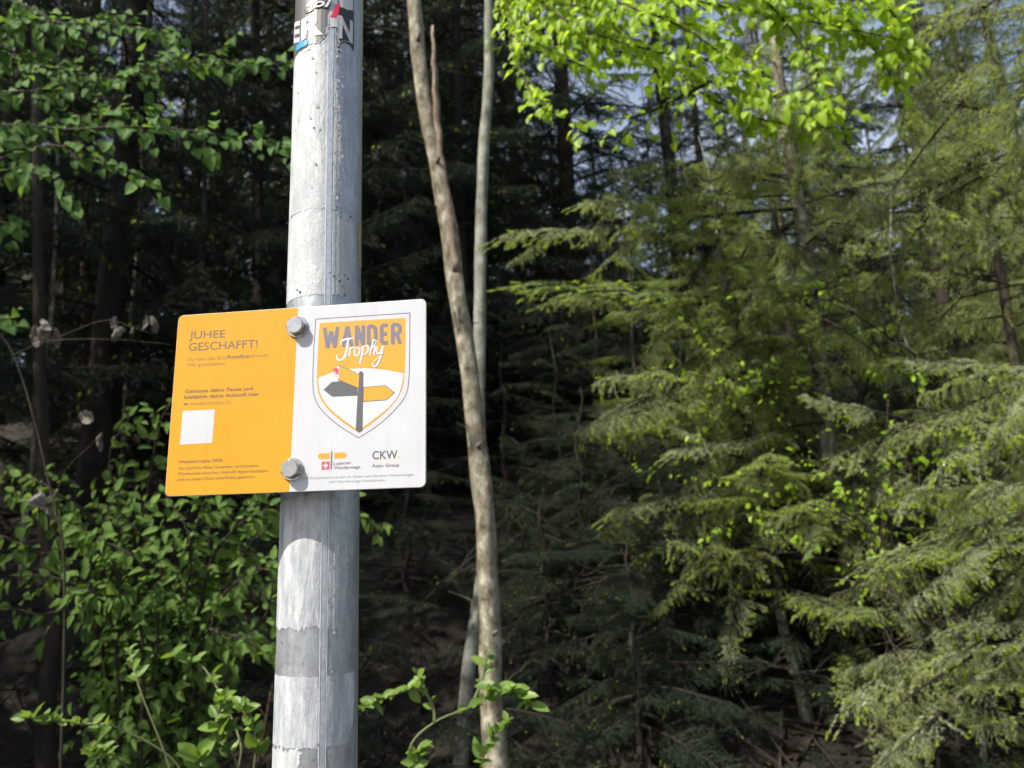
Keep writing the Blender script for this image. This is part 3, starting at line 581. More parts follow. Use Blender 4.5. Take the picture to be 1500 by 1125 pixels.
# tangle of bare stems under the bush
for k, (u0, v0, u1, v1, Y) in enumerate(((330, 1180, 150, 930, 3.3), (270, 1180, 130, 900, 3.5), (290, 1100, 400, 1000, 3.1), (230, 1120, 300, 960, 3.2))):
    a = at(u0, v0, Y); a.z = gz(a.x, Y) - .02; b = at(u1, v1, Y - .2); mb = MB(); mid = a.lerp(b, .5) + Vector((.05, 0, .1))
    o = empty('bare_shrub', a, ('dark leaning bare stem rising to the left under the bush', 'second leaning bare stem close beside the reddish one, lower left', 'thin arched bare stem leaning towards the post', 'short thin bare stem inside the bush')[k], 'shrub', 'bare stems under the bush')
    P = smoothline([Vector((0, 0, 0)), mid - a, b - a], 8); mb.tube(P, [.014 - .010 * i / (len(P) - 1) for i in range(len(P))] if k < 2 else .005, 6, 0, .2); link('stem', mb.mesh('stem', M['bark_red'], True), o)
    tb = MB()
    for j in range(14):
        p = P[rs.randrange(3, len(P))]; d = Vector((rs.gauss(0, 1), rs.gauss(0, .6), rs.uniform(-.2, 1))).normalized(); ln = rs.uniform(.08, .3)
        tb.tube([p, p + d * ln * .5 + Vector((0, 0, .02)), p + d * ln], [.003, .002, .001], 3, 0, cap=False)
    link('twigs', tb.mesh('twigs', M['twig']), o)['kind'] = 'stuff'

# ---- honeysuckle sprigs close to the camera at the bottom
def sprig(base, shoots, label, seed):
    rs = random.Random(seed); pl = Plant('honeysuckle', base, label, 'shrub', HONEY, M['honey'], group='leafy sprigs along the bottom edge')
    for q, nodes in shoots:
        if (q[1] - q[0]).length > .3: q = [q[0], q[0].lerp(q[1], .4), q[0].lerp(q[1], .75), q[0].lerp(q[1], .93)] + list(q[1:]); nodes = [(1 - (1 - f) * (len(q) - 4) / (len(q) - 1), k, s) for f, k, s in nodes]
        P = smoothline(q, 8); n = len(P); b = pl.stem(P, [.0042 - .0028 * i / (n - 1) for i in range(n)], M['greentwig'])
        for (f, k, s) in nodes:
            i = min(n - 2, int(f * (n - 1))); p = P[i]; d = (P[i + 1] - P[i]).normalized()
            for j in range(k):
                a = j * 2.399 + rs.random(); sd = Vector((math.cos(a), math.sin(a) * .8 - .2, math.sin(a * 1.3) * .6 + .25))
                pl.leaf(b, p + d * rs.uniform(-.02, .02), d * .55 + sd, Vector((-.2 + rs.gauss(0, .4), -.7 + rs.gauss(0, .3), .7 + rs.gauss(0, .3))), s * .82 * rs.uniform(.6, 1.2))
    pl.finish(); return pl
def gp(u, Y): p = at(u, 1300, Y); p.z = gz(p.x, Y); return p
b1 = gp(300, 1.75)
sprig(b1, [([b1, at(260, 1120, 1.75), at(170, 1065, 1.7), at(110, 1060, 1.7), at(45, 1050, 1.65)], [(.62, 4, .8), (.72, 7, .9), (.85, 7, .9), (.98, 9, 1)]),
           ([b1, at(230, 1180, 1.75), at(170, 1110, 1.7), at(135, 1100, 1.65)], [(.75, 6, .9), (.9, 7, 1), (.99, 6, 1)]),
           ([b1, at(250, 1130, 1.8), at(205, 1010, 1.8), at(190, 955, 1.85)], [(.75, 5, .8), (.88, 6, .85), (.99, 5, .8)])],
      'light green leaf rosettes on a sprig at the bottom left corner', 1)
b2 = gp(350, 1.8)
sprig(b2, [([b2, at(350, 1130, 1.75), at(320, 1060, 1.7), at(325, 1025, 1.7)], [(.5, 8, 1.1), (.62, 9, 1.2), (.8, 8, 1.1), (.98, 8, 1)]),
           ([b2, at(370, 1140, 1.8), at(375, 1080, 1.8), at(355, 1040, 1.8)], [(.6, 8, 1.1), (.8, 8, 1), (.98, 7, 1)]),
           ([b2, at(300, 1150, 1.75), at(290, 1110, 1.7)], [(.7, 8, 1.2), (.95, 9, 1.3)]),
           ([b2, at(350, 1080, 2.0), at(300, 980, 2.1), at(250, 960, 2.1)], [(.6, 6, .9), (.8, 7, 1), (.95, 8, 1)])],
      'dense light green leaf clump just left of the post foot in view', 2)
b3 = gp(610, 1.8)
sprig(b3, [([b3, at(601, 1095, 1.8), at(637, 1058, 1.8), at(690, 1035, 1.75), at(740, 1010, 1.7), at(780, 1035, 1.7)], [(.62, 5, .9), (.72, 9, 1), (.8, 10, 1.05), (.88, 9, 1), (.96, 8, 1), (1, 5, 1)]),
           ([at(637, 1058, 1.8), at(634, 1035, 1.8), at(615, 1010, 1.8), at(570, 1020, 1.8), at(535, 1035, 1.8)], [(.25, 3, .8), (.45, 7, .9), (.65, 7, .9), (.85, 7, .9), (.99, 7, .9)]),
           ([at(690, 1035, 1.75), at(705, 1000, 1.75), at(712, 965, 1.75)], [(.5, 3, .7), (.98, 4, .9)]),
           ([b3, at(700, 1150, 1.75), at(715, 1090, 1.7), at(740, 1060, 1.7)], [(.55, 8, 1), (.75, 8, 1), (.95, 7, .9)]),
           ([b3, at(605, 1130, 1.75), at(612, 1105, 1.75)], [(.7, 8, 1), (.95, 9, 1)]),
           ([at(615, 1010, 1.8), at(615, 1000, 1.8), at(612, 990, 1.8)], [(.9, 5, .8)])],
      'bright leafy sprig in front of the pale trunk foot, right of the post', 3)

# ---- withered curled leaves on a bare sapling, left
def curled(seed, L):
    rs = random.Random(seed); n = 7; V = []; Fc = []
    for i in range(n + 1):
        t = i / n; wd = L * .26 * (math.sin(math.pi * (t * .9 + .05)) ** .7) * rs.uniform(.7, 1.1); th = 1.0 + .6 * rs.random(); off = L * .10 * math.sin(t * 5 + seed)
        for j in range(5):
            a = (j - 2) / 2 * th; V.append((off + math.sin(a) * wd, -math.cos(a) * wd * .8 + rs.uniform(-.003, .003), -L * t + rs.uniform(-.004, .004)))
    for i in range(n):
        for j in range(4): a = i * 5 + j; Fc.append((a, a + 1, a + 6, a + 5))
    return mesh('withered_leaf', V, Fc, M['dead'])
CUR = [curled(i, .085 * k) for i, k in enumerate((1, .8, .65, 1.1))]
base = Vector((at(120, 1100, 2.6).x, 2.6, 0)); base.z = gz(base.x, 2.6)
sap = empty('bare_sapling', base, 'bare thin sapling holding a few withered curled grey leaves left of the sign', 'sapling')
def sapb(pp, r, lv):
    P = smoothline([p - base for p in pp], 6); mb = MB(); mb.tube(P, [r * .7 * (1 - .7 * i / (len(P) - 1)) for i in range(len(P))], 5); b = link('branch', mb.mesh('branch', M['twig'], True), sap)
    for (u, v, Y, k, sz) in lv:
        for j in range(k):
            o = link('withered_leaf', random.choice(CUR), b); o.location = at(u + random.uniform(-9, 9) * (k > 1), v + random.uniform(-5, 5), Y) - base
            o.rotation_euler = (random.gauss(0, .3), random.gauss(0, .45), random.random() * 6.28); o.scale = (sz,) * 3
sapb([base - Vector((0, 0, .03)), at(95, 900, 2.6), at(70, 700, 2.6), at(20, 520, 2.6), at(-30, 470, 2.55)], .008, [])
sapb([at(20, 520, 2.6), at(70, 500, 2.5), at(160, 497, 2.5), at(255, 505, 2.5)], .0035, [(52, 475, 2.5, 2, .9), (68, 478, 2.5, 2, 1), (80, 478, 2.5, 1, .8)])
sapb([at(70, 500, 2.5), at(150, 470, 2.5), at(190, 478, 2.5), at(225, 490, 2.5)], .003, [(168, 467, 2.5, 2, .7), (190, 480, 2.5, 2, .6), (220, 466, 2.5, 2, .75)])
sapb([at(80, 790, 2.6), at(90, 700, 2.5), at(130, 655, 2.5), at(155, 630, 2.5)], .0035, [(115, 603, 2.5, 2, .8), (150, 632, 2.5, 1, .7)])
sapb([at(85, 800, 2.6), at(76, 745, 2.5), at(72, 718, 2.5)], .003, [(66, 718, 2.5, 2, 1.1), (80, 722, 2.5, 1, 1)])

# ---- slim trunks in the background
def slim(pix, Y, radpx, mat, label, name='slim_tree', twigs=0, cat='tree'):
    if pix[0][1] > 100: pix = [(pix[0][0] - (pix[1][0] - pix[0][0]) * .6, -160)] + list(pix); radpx = [radpx[0] * .7] + list(radpx)
    pts, rad = trunk_from(pix, Y, radpx); b = Vector((pts[-1].x, pts[-1].y, gz(pts[-1].x, pts[-1].y)))
    if pts[-1].z > b.z: pts.append(b - Vector((0, 0, .05))); rad.append(rad[-1] * 1.15)
    o = empty(name, b, label, cat, 'slim trunks in the background'); P = smoothline(pts, 5); mb = MB()
    mb.tube([p - b for p in P], list(np.interp(np.linspace(0, len(pts) - 1, len(P)), range(len(pts)), rad)), 9, 0, .25); link('trunk', mb.mesh('trunk', M[mat], True), o)
    rs = random.Random(int(pix[0][0]))
    for i in range(twigs):
        p = P[rs.randrange(len(P))]; place_branch(o, b, rs.choice(DEAD), p, rs.random() * 6.28, R(rs.uniform(-20, 20)), rs.uniform(.3, .8), rs.random() * 6, 'dead_branch')
    return o
spruce(1.50, 4.5, 3.6, .032, 1.15, .62, 9, FRESH + WARM[:1], 'small spruce on a slim grey leaning stem with bright fresh tips, lower middle right', 5, lean=-.06, bark='bark_lichen', seed=90, group='lit spruces on the right')
slim([(60, 600), (78, 900), (70, 1000), (66, 1150)], 4.0, [9, 11, 12, 13], 'bark', 'dark trunk below the bush at the lower left', twigs=2)
slim([(215, -50), (206, 300), (190, 500), (180, 700), (175, 900)], 7.5, [3, 3.5, 4, 4.5, 5], 'bark_ash', 'very thin pale stem with sunlit flecks above the bush, left', twigs=4)
slim([(80, 380), (62, 540), (52, 640), (35, 780), (30, 900)], 6.0, [3, 3.5, 4, 4, 5], 'bark_ash', 'thin stem with orange sun flecks at the far left', twigs=4)
slim([(300, 250), (292, 500), (285, 700), (280, 950)], 6.5, [4, 5, 6, 6], 'bark', 'thin dark stem behind the yellow half of the sign', twigs=5)
slim([(120, 200), (128, 450), (130, 700), (135, 950)], 8.5, [8, 9, 10, 11], 'bark_red', 'reddish dark trunk far back on the left', twigs=6)
slim([(375, 150), (380, 450), (372, 800), (370, 950)], 7.8, [9, 10, 11, 12], 'bark', 'dark trunk just left of the grey post', twigs=6)

# ------------------------------------------------------------ the post
SX, SY, SR = -.1639, .6496, .0320          # axis and radius
post = empty('metal_post', (SX, SY, 0), 'round galvanised grey steel post with peeling stickers, holding the sign', 'post')
def rz_cyl(u, v):
    """photograph point on the post's front surface -> (arc length, height)"""
    d = ray(u, v); ox, oy = -SX, -SY; a = d.x ** 2 + d.y ** 2; b = 2 * (ox * d.x + oy * d.y); c = ox * ox + oy * oy - SR * SR
    q = b * b - 4 * a * c; t = (-b - math.sqrt(q)) / (2 * a) if q > 0 else -b / (2 * a)
    p = Vector((0, 0, CAMZ)) + d * t; return Vector((math.atan2(p.x - SX, -(p.y - SY)) * SR, p.z))
def cylmap(s, z, off=0):
    a = s / SR; r = SR + off; return (math.sin(a) * r, -math.cos(a) * r, z)
def flat_bm(polys):
    bm = bmesh.new()
    for poly in polys:
        vs_ = [bm.verts.new((p[0], p[1], 0)) for p in poly]
        for tri in tessellate_polygon([[Vector((p[0], p[1], 0)) for p in poly]]):
            try: bm.faces.new([vs_[i] for i in tri])
            except ValueError: pass
    return bm
def wrap(bm, name, mat, off, parent, curl=None, cuts=None):
    bmesh.ops.recalc_face_normals(bm, faces=bm.faces)
    xs_ = [v.co.x for v in bm.verts]; x = math.ceil(min(xs_) / .004) * .004
    while x < max(xs_):
        g_ = bm.verts[:] + bm.edges[:] + bm.faces[:]; bmesh.ops.bisect_plane(bm, geom=g_, plane_co=(x, 0, 0), plane_no=(1, 0, 0)); x += .004
    for f in bm.faces:
        if f.normal.z < 0: f.normal_flip()
    for v in bm.verts: v.co = cylmap(v.co.x, v.co.y, off + (curl(v.co.x, v.co.y) if curl else 0))
    me = bpy.data.meshes.new(name); bm.to_mesh(me); bm.free(); me.materials.append(mat)
    return link(name, me, parent)
m, nt, bs = newmat('galvanised_steel'); v = coords(nt)
vo = N(nt, 'ShaderNodeTexVoronoi'); vo.inputs['Scale'].default_value = 320; nt.links.new(v, vo.inputs['Vector'])
f = noisetex(nt, v, 40, 6, .7); f2 = noisetex(nt, coords(nt, (1, 1, .15)), 220, 4, .7)
c = ramp(nt, f, [(.3, (.28, .30, .32)), (.7, (.40, .425, .45))]); bwv = N(nt, 'ShaderNodeRGBToBW'); nt.links.new(vo.outputs['Color'], bwv.inputs[0]); c = mix(nt, .16, c, bwv.outputs[0], 'SOFT_LIGHT')
c = mix(nt, .5, c, ramp(nt, f2, [(.35, (.62, .62, .62)), (.65, (1.15, 1.15, 1.15))]), 'MULTIPLY')
nt.links.new(c, bs.inputs['Base Color']); bs.inputs['Metallic'].default_value = .6
nt.links.new(ramp(nt, f, [(.3, (.38,) * 3), (.7, (.55,) * 3)]), bs.inputs['Roughness']); bump(nt, f2, bs, .25, .0006)
M['zinc'] = m
mb = MB(); n = 72; zs = [-.4, 0, .6, 1.0, 1.2, 1.5, 1.8, 2.1, 2.5, 2.9]
mb.add([cylmap(SR * 2 * math.pi * j / n, z) for z in zs for j in range(n)], [(i * n + j, i * n + (j + 1) % n, (i + 1) * n + (j + 1) % n, (i + 1) * n + j) for i in range(len(zs) - 1) for j in range(n)])
link('tube', mb.mesh('tube', M['zinc'], True), post)
mb = MB(); mb.tube([(0, 0, 2.9), (0, 0, 2.912), (0, 0, 2.92)], [SR * 1.06, SR * 1.06, SR * .8], 40); link('end_cap', mb.mesh('end_cap', plain('black_plastic', (.03, .03, .03), .5)), post)
def residue(name, lo, hi, streak, sc_):
    m, nt, bs = newmat(name); v = coords(nt, (1, 1, streak)); f = noisetex(nt, v, sc_, 8, .72); f2 = noisetex(nt, coords(nt), 420, 4, .7)
    c = ramp(nt, f, [(.36, lo), (.5, tuple((a + b) / 2 for a, b in zip(lo, hi))), (.58, hi)]); c = mix(nt, .3, c, ramp(nt, f2, [(.35, (.6,) * 3), (.6, (1, 1, 1))]), 'MULTIPLY')
    nt.links.new(c, bs.inputs['Base Color']); bs.inputs['Roughness'].default_value = .6
    h = mix(nt, .4, ramp(nt, f, [(.35, (0, 0, 0)), (.6, (1, 1, 1))]), ramp(nt, f2, [(0, (0, 0, 0)), (1, (1, 1, 1))])); bump(nt, h, bs, .7, .0012); return m
M['paperA'] = residue('weathered_paper_residue', (.33, .35, .37), (.45, .46, .47), .4, 60)
M['paperB'] = residue('streaked_paper_residue', (.25, .28, .32), (.48, .49, .50), .22, 95)
M['paperC'] = residue('rough_flaky_residue', (.30, .32, .34), (.47, .48, .49), .25, 80)
def jag(pts, amp=.0006, step=.0018, seed=0):
    rs = random.Random(seed); out = []
    for a, b in zip(pts, pts[1:] + pts[:1]):
        a = Vector(a[:2]); b = Vector(b[:2]); L = (b - a).length; k = max(1, int(L / step)); nrm_ = Vector((-(b - a).y, (b - a).x)).normalized() if L > 0 else Vector((0, 0))
        for i in range(k): out.append(a.lerp(b, i / k) + nrm_ * (rs.gauss(0, amp) if i else 0))
    return out
LE = -SR * 1.75      # arc position hidden behind the left edge
def zat(v): return rz_cyl(470, v).y
def patch(name, right, vt, vb, mat, off, label, seed, amp=.0007, topcurve=None):
    """residue sheet from behind the left edge to the given right-hand outline (photograph points, top to bottom)"""
    zt, zb = zat(vt), zat(vb)
    pr = [rz_cyl(u, v) for u, v in right]
    poly = [(LE, zb), *[(p.x, p.y) for p in reversed(pr)], (LE, zt)]
    o = wrap(flat_bm([jag(poly, amp, .0015, seed)]), name, M[mat], off, post); o['label'] = label; return o
patch('sticker_residue', [(478, 72), (492, 110), (498, 160), (500, 210), (497, 260), (492, 308)], 60, 308, 'paperC', .00025, 'rough whitish flaky glue under the torn sticker', 1, .0012)
patch('sticker_residue', [(490, 309), (505, 312), (514, 320), (518, 332), (516, 370), (516, 400), (515, 437)], 309, 434, 'paperA', .0003, 'greyish white square paper remnant above the sign', 2, .0004)
patch('sticker_residue', [(478, 722), (480, 745), (499, 768), (508, 800), (510, 850), (505, 898), (500, 917)], 735, 917, 'paperB', .0003, 'streaky torn paper remnant just below the sign', 3, .0014)
patch('sticker_residue', [(500, 988), (518, 982), (519, 1010), (516, 1060), (510, 1088)], 987, 1092, 'paperB', .0003, 'streaky white paper remnant near the bottom of the picture', 4, .0004)
patch('sticker_residue', [(440, 1096), (438, 1130), (437, 1200)], 1098, 1210, 'paperC', .0003, 'lowest whitish flaky patch on the left side of the post', 5, .0012)
# vertical film strip with raised edges
def vstrip(uu, v0, v1, wid, name, mat, off, label=None, seed=0, amp=.0001, nz=40):
    s0 = rz_cyl(uu[0], v0 if v0 > 0 else 0).x; s1 = rz_cyl(uu[1], v1).x; za, zb_ = zat(v0), zat(v1); L = []
    poly = [(s0 - wid / 2, za), (s1 - wid / 2, zb_), (s1 + wid / 2, zb_), (s0 + wid / 2, za)]
    o = wrap(flat_bm([jag(poly, amp, .004, seed)]), name, mat, off, post)
    if label: o['label'] = label
    return o
M['film'] = plain('clear_film', (.42, .44, .47), .4, .5, .6, .2, 200)
M['filmedge'] = plain('film_edge', (.62, .65, .70), .3, .1, .6)
vstrip((486, 470), 40, 1200, .0042, 'film_strip', M['film'], .00055, 'long vertical strip of weathered film down the post', 6)
vstrip((481, 465), 20, 1200, .0005, 'film_edge', M['filmedge'], .00095, None, 7, .00006)
vstrip((491, 475), 40, 1200, .0005, 'film_edge', M['filmedge'], .00095, None, 8, .00006)
# curled paint flakes
fb = MB(); rs = random.Random(9)
def flake(s, z, a):
    tilt = rs.uniform(.3, 1.1); hgt = .0006 + a * math.sin(tilt) * .7; q = rs.uniform(-.6, .6)
    P = [(s, z), (s + a * math.cos(q), z + a * math.sin(q)), (s + a * .3, z + a * rs.uniform(.8, 1.6))]
    V = [Vector(cylmap(P[0][0], P[0][1], .0004)), Vector(cylmap(P[1][0], P[1][1], hgt * rs.random())), Vector(cylmap(P[2][0], P[2][1], hgt))]
    V.append((V[1] + V[2]) / 2 + (V[1] - V[0]) * .3); fb.add(V, [(0, 1, 3, 2)])
for i in range(150):
    v = rs.uniform(70, 320) if rs.random() < .7 else rs.uniform(730, 1125); f = v / 1125
    u = (495 - 12 * f) + rs.gauss(0, 3.2) if rs.random() < .85 else rs.uniform(432 - 26 * f, 475 - 10 * f)
    p = rz_cyl(u, v); flake(p.x, p.y, rs.uniform(.0008, .0026))
for i in range(22):
    p = rz_cyl(434 - 28 * (i / 22), 70 + i * 48 + rs.uniform(-20, 20)); 
    if not 450 < 70 + i * 48 < 730: flake(p.x - .012, p.y, rs.uniform(.001, .003))
o = link('paint_flakes', fb.mesh('paint_flakes', M['paperC']), post); o['kind'] = 'stuff'; o['label'] = 'tiny curled flakes of peeling paper'
# dark specks
sb = MB()
for (u, v) in ((499, 318), (513, 318), (510, 323), (483, 400), (505, 404), (509, 409), (497, 412), (502, 420), (495, 432), (505, 432), (489, 405), (440, 428), (460, 188), (434, 192), (436, 425)):
    p = rz_cyl(u, v); k = rs.uniform(.0005, .0011); sb.add([cylmap(p.x + math.cos(a) * k * rs.uniform(.7, 1.5), p.y + math.sin(a) * k * rs.uniform(.7, 1.8), .0006) for a in (0, 1.2, 2.5, 3.7, 5)], [(0, 1, 2, 3, 4)])
link('dirt_speck', sb.mesh('dirt_speck', plain('dirt', (.06, .055, .05), .9)), post)
# dry grass strand stuck on the right edge
gb = MB(); straw = plain('straw', (.32, .28, .12), .7)
for dx in (0, 4):
    q = [rz_cyl(524 + dx * .6, 326), rz_cyl(524 + dx * .7, 360), rz_cyl(525 + dx * .5, 392)]
    gb.tube([cylmap(p.x, p.y, .0012) for p in q], .0005, 5)
link('straw', gb.mesh('straw', straw), post)

# ------------------------------------------------------------ text helper
def text_verts(s, bold=0, shear=0, spacing=1.0):
    cu = bpy.data.curves.new('lettering', 'FONT'); cu.body = s; cu.size = 1; cu.offset = bold; cu.shear = shear; cu.resolution_u = 3; cu.space_character = spacing
    o = bpy.data.objects.new('lettering', cu); col.objects.link(o); dg = bpy.context.evaluated_depsgraph_get(); dg.update()
    me = bpy.data.meshes.new_from_object(o.evaluated_get(dg)); V = [Vector((v.co.x, v.co.y)) for v in me.vertices]; Fc = [tuple(p.vertices) for p in me.polygons]
    bpy.data.objects.remove(o); bpy.data.curves.remove(cu); bpy.data.meshes.remove(me)
    x0 = min(v.x for v in V); x1 = max(v.x for v in V); return [Vector(((v.x - x0) / (x1 - x0), v.y / CAPH)) for v in V], Fc
CAPH = 1.0
_v, _f = text_verts('H'); CAPH = max(v.y for v in _v)

# ------------------------------------------------------------ torn sticker at the top of the post
M['ink_black'] = plain('sticker_black', (.022, .022, .025), .35, 0, .5)
M['ink_grey'] = plain('sticker_grey', (.075, .073, .075), .45)
M['ink_white'] = plain('sticker_white', (.46, .46, .48), .45, var=.12, vs_=300)
M['ink_red'] = plain('sticker_red', (.62, .02, .06), .4)
M['ink_blue'] = plain('sticker_blue', (.03, .25, .62), .4)
def C3(x, y): return (380 + x / 3.75, y / 3.75)          # enlarged view of the top of the post
def cylpoly(pts, name, mat, off, label=None, amp=0, seed=0):
    P = [tuple(rz_cyl(*C3(*p))) for p in pts]
    o = wrap(flat_bm([jag(P, amp, .0012, seed) if amp else P]), name, mat, off, post)
    if label: o['label'] = label
    return o
zt = zat(-110)
def hp(x, y): return tuple(rz_cyl(*C3(x, y)))
left = [hp(372, 175), hp(350, 215), hp(330, 240), hp(290, 240), hp(250, 262), (LE * .9, hp(230, 285)[1])]
o = wrap(flat_bm([jag([(LE * .9, zt), (hp(385, 60)[0], zt), hp(385, 60), hp(385, 150)] + left, .0005, .0012, 1)]), 'torn_sticker', M['ink_grey'], .0006, post); o['label'] = 'left half of a torn sticker with white letters'
o = wrap(flat_bm([jag([(hp(432, 100)[0], zt), (hp(516, 60)[0], zt), hp(516, 100), hp(516, 282), hp(500, 250), hp(470, 232), hp(440, 246), hp(445, 295), hp(432, 280), hp(428, 200), hp(430, 120)], .0003, .0012, 2)]), 'torn_sticker', M['ink_black'], .0007, post); o['label'] = 'right half of a torn sticker, black with a white letter'
cylpoly([(400, 80), (422, 22), (442, 30), (428, 105), (385, 95)], 'red_patch', M['ink_red'], .0011, None, .0002, 3)
cylpoly([(430, -30), (505, -60), (512, 60), (475, 55), (440, 40)], 'white_patch', M['ink_white'], .0010, None, .0003, 6)
cylpoly([(208, 255), (240, 228), (272, 225), (262, 250), (225, 272), (206, 285)], 'blue_patch', M['ink_blue'], .0011, None, .0003, 4)
cylpoly([(383, 150), (385, 60), (425, 100), (430, 150)], 'film_remnant', M['ink_white'], .0009, None, .0003, 5)
def cyltext(s, a, b, hpx, name, mat, off, bold=0, shear=0):
    A = rz_cyl(*C3(*a)); B = rz_cyl(*C3(*b)); H = hpx / 3.75 / F * .63; Vt, Ft = text_verts(s, bold, shear); d = B - A
    bm = bmesh.new(); vv = [bm.verts.new((A.x + d.x * v.x, A.y + d.y * v.x + v.y * H, 0)) for v in Vt]
    for f in Ft:
        try: bm.faces.new([vv[i] for i in f])
        except ValueError: pass
    return wrap(bm, name, mat, off, post)
cyltext('R', (232, 224), (352, 188), 140, 'lettering', M['ink_white'], .0010, .04)
cyltext('N', (432, 205), (508, 238), 150, 'lettering', M['ink_white'], .0011, .04)
cyltext('E', (150, 232), (226, 228), 140, 'lettering', M['ink_white'], .0010, .04)
cyltext('gol', (250, 62), (400, 48), 62, 'lettering', M['ink_black'], .0013, .075, .3)
cyltext('gol', (253, 60), (397, 48), 60, 'lettering', M['ink_white'], .0016, .02, .3)
# ragged white torn rims
for sd_, pth in ((11, [(428, 90), (432, 150), (426, 200), (436, 235), (430, 262)]), (12, [(372, 150), (366, 190), (350, 215), (325, 245), (285, 262), (240, 285)]), (13, [(432, 240), (460, 225), (500, 240)])):
    P = [rz_cyl(*C3(*p)) for p in pth]; q = []
    for a, b in zip(P, P[1:]):
        for i in range(6): q.append(a.lerp(b, i / 6))
    rs = random.Random(sd_); A = [p + Vector((rs.uniform(.0002, .0012), rs.uniform(-.0004, .0006))) for p in q]; B = [p - Vector((rs.uniform(.0002, .0012), rs.uniform(0, .0012))) for p in q]
    wrap(flat_bm([A + B[::-1]]), 'torn_rim', M['paperC'], .0012, post)

# ------------------------------------------------------------ the sign
SC = Vector((-.17076146, .59373831, .14126055 + CAMZ)); SW, SH = .210, .14888
wv = Vector((.01309302, .01771665, -.12861744)); SRm = Matrix.Rotation(wv.length, 3, wv.normalized())
sign = empty('trail_sign', SC, 'yellow and white hiking reward sign bolted to the grey post', 'sign'); sign.rotation_euler = SRm.to_euler()
SInv = SRm.transposed()
def pl(u, v):
    """photograph point -> sign plane (x, z)"""
    n_ = SRm @ Vector((0, 1, 0)); d = ray(u, v); o_ = Vector((0, 0, CAMZ)); t = (SC - o_).dot(n_) / d.dot(n_); q = SInv @ (o_ + d * t - SC); return Vector((q.x, q.z))
def c1(x, y): return pl(230 + x / 3.514, 420 + y / 3.516)
def c2(x, y): return pl(410 + x / 3.517, 420 + y / 3.516)
def rrect(x0, x1, z0, z1, r, n=6, corners=(1, 1, 1, 1)):
    out = []
    for (cx, cz, a0, on) in ((x1 - r, z1 - r, 0, corners[0]), (x0 + r, z1 - r, 90, corners[1]), (x0 + r, z0 + r, 180, corners[2]), (x1 - r, z0 + r, 270, corners[3])):
        if on: out += [(cx + r * math.cos(R(a0 + 90 * i / n)), cz + r * math.sin(R(a0 + 90 * i / n))) for i in range(n + 1)]
        else: out.append((cx + (r if a0 in (0, 270) else -r), cz + (r if a0 in (0, 90) else -r)))
    return out
def sheet(polys, name, mat, off, label=None, parent=sign):
    V = []; Fc = []
    for poly in polys:
        b = len(V); V += [(p[0], -off * .35, p[1]) for p in poly]
        for tri in tessellate_polygon([[Vector((p[0], p[1], 0)) for p in poly]]): Fc.append(tuple(b + i for i in tri))
    me = mesh(name, V, Fc, mat); bm = bmesh.new(); bm.from_mesh(me)
    for f in bm.faces:
        if f.normal.y > 0: f.normal_flip()
    bm.to_mesh(me); bm.free(); o = link(name, me, parent)
    if label: o['label'] = label
    return o
def signpaint(name, c, rough=.32):
    m, nt, bs = newmat(name); v = coords(nt); f = noisetex(nt, v, 25, 6, .65); vo = N(nt, 'ShaderNodeTexVoronoi'); vo.inputs['Scale'].default_value = 62; nt.links.new(v, vo.inputs['Vector'])
    k = ramp(nt, f, [(.3, (.93, .93, .92)), (.7, (1, 1, 1))]); sp_ = ramp(nt, vo.outputs['Distance'], [(.012, (.45, .42, .38)), (.03, (1, 1, 1))])
    st_ = noisetex(nt, coords(nt, (1, 1, .12)), 120, 5, .7); k2 = ramp(nt, st_, [(.30, (.93, .925, .91)), (.5, (1, 1, 1))])
    nt.links.new(mix(nt, 1.0, mix(nt, 1.0, mix(nt, 1.0, c, k, 'MULTIPLY'), k2, 'MULTIPLY'), sp_, 'MULTIPLY'), bs.inputs['Base Color'])
    nt.links.new(ramp(nt, f, [(.3, (rough,) * 3), (.7, (rough + .12,) * 3)]), bs.inputs['Roughness']); bs.inputs['Specular IOR Level'].default_value = .3
    return m
M['white'] = signpaint('sign_white_print', (.475, .48, .515)); M['yellow'] = signpaint('sign_yellow_print', (.53, .262, .014))
M['alu'] = plain('aluminium_edge', (.75, .75, .76), .35, .3)
inkp = plain('purple_grey_ink', (.13, .12, .165), .45); inkg = plain('dark_grey_ink', (.075, .078, .088), .45); inkb = plain('brown_grey_ink', (.13, .078, .05), .5); inkl = plain('pale_brown_ink', (.25, .135, .035), .5)
inkr = plain('red_ink', (.72, .05, .09), .4); inkw = plain('white_ink', (.475, .48, .515), .4); inky = plain('orange_ink', (.53, .262, .02), .4); inkfaint = plain('faint_grey_ink', (.20, .20, .23), .5); inkgreen = plain('green_dot_ink', (.45, .50, .10), .5)
TH = .002
out = rrect(-SW / 2, SW / 2, -SH / 2, SH / 2, .0045); n = len(out)
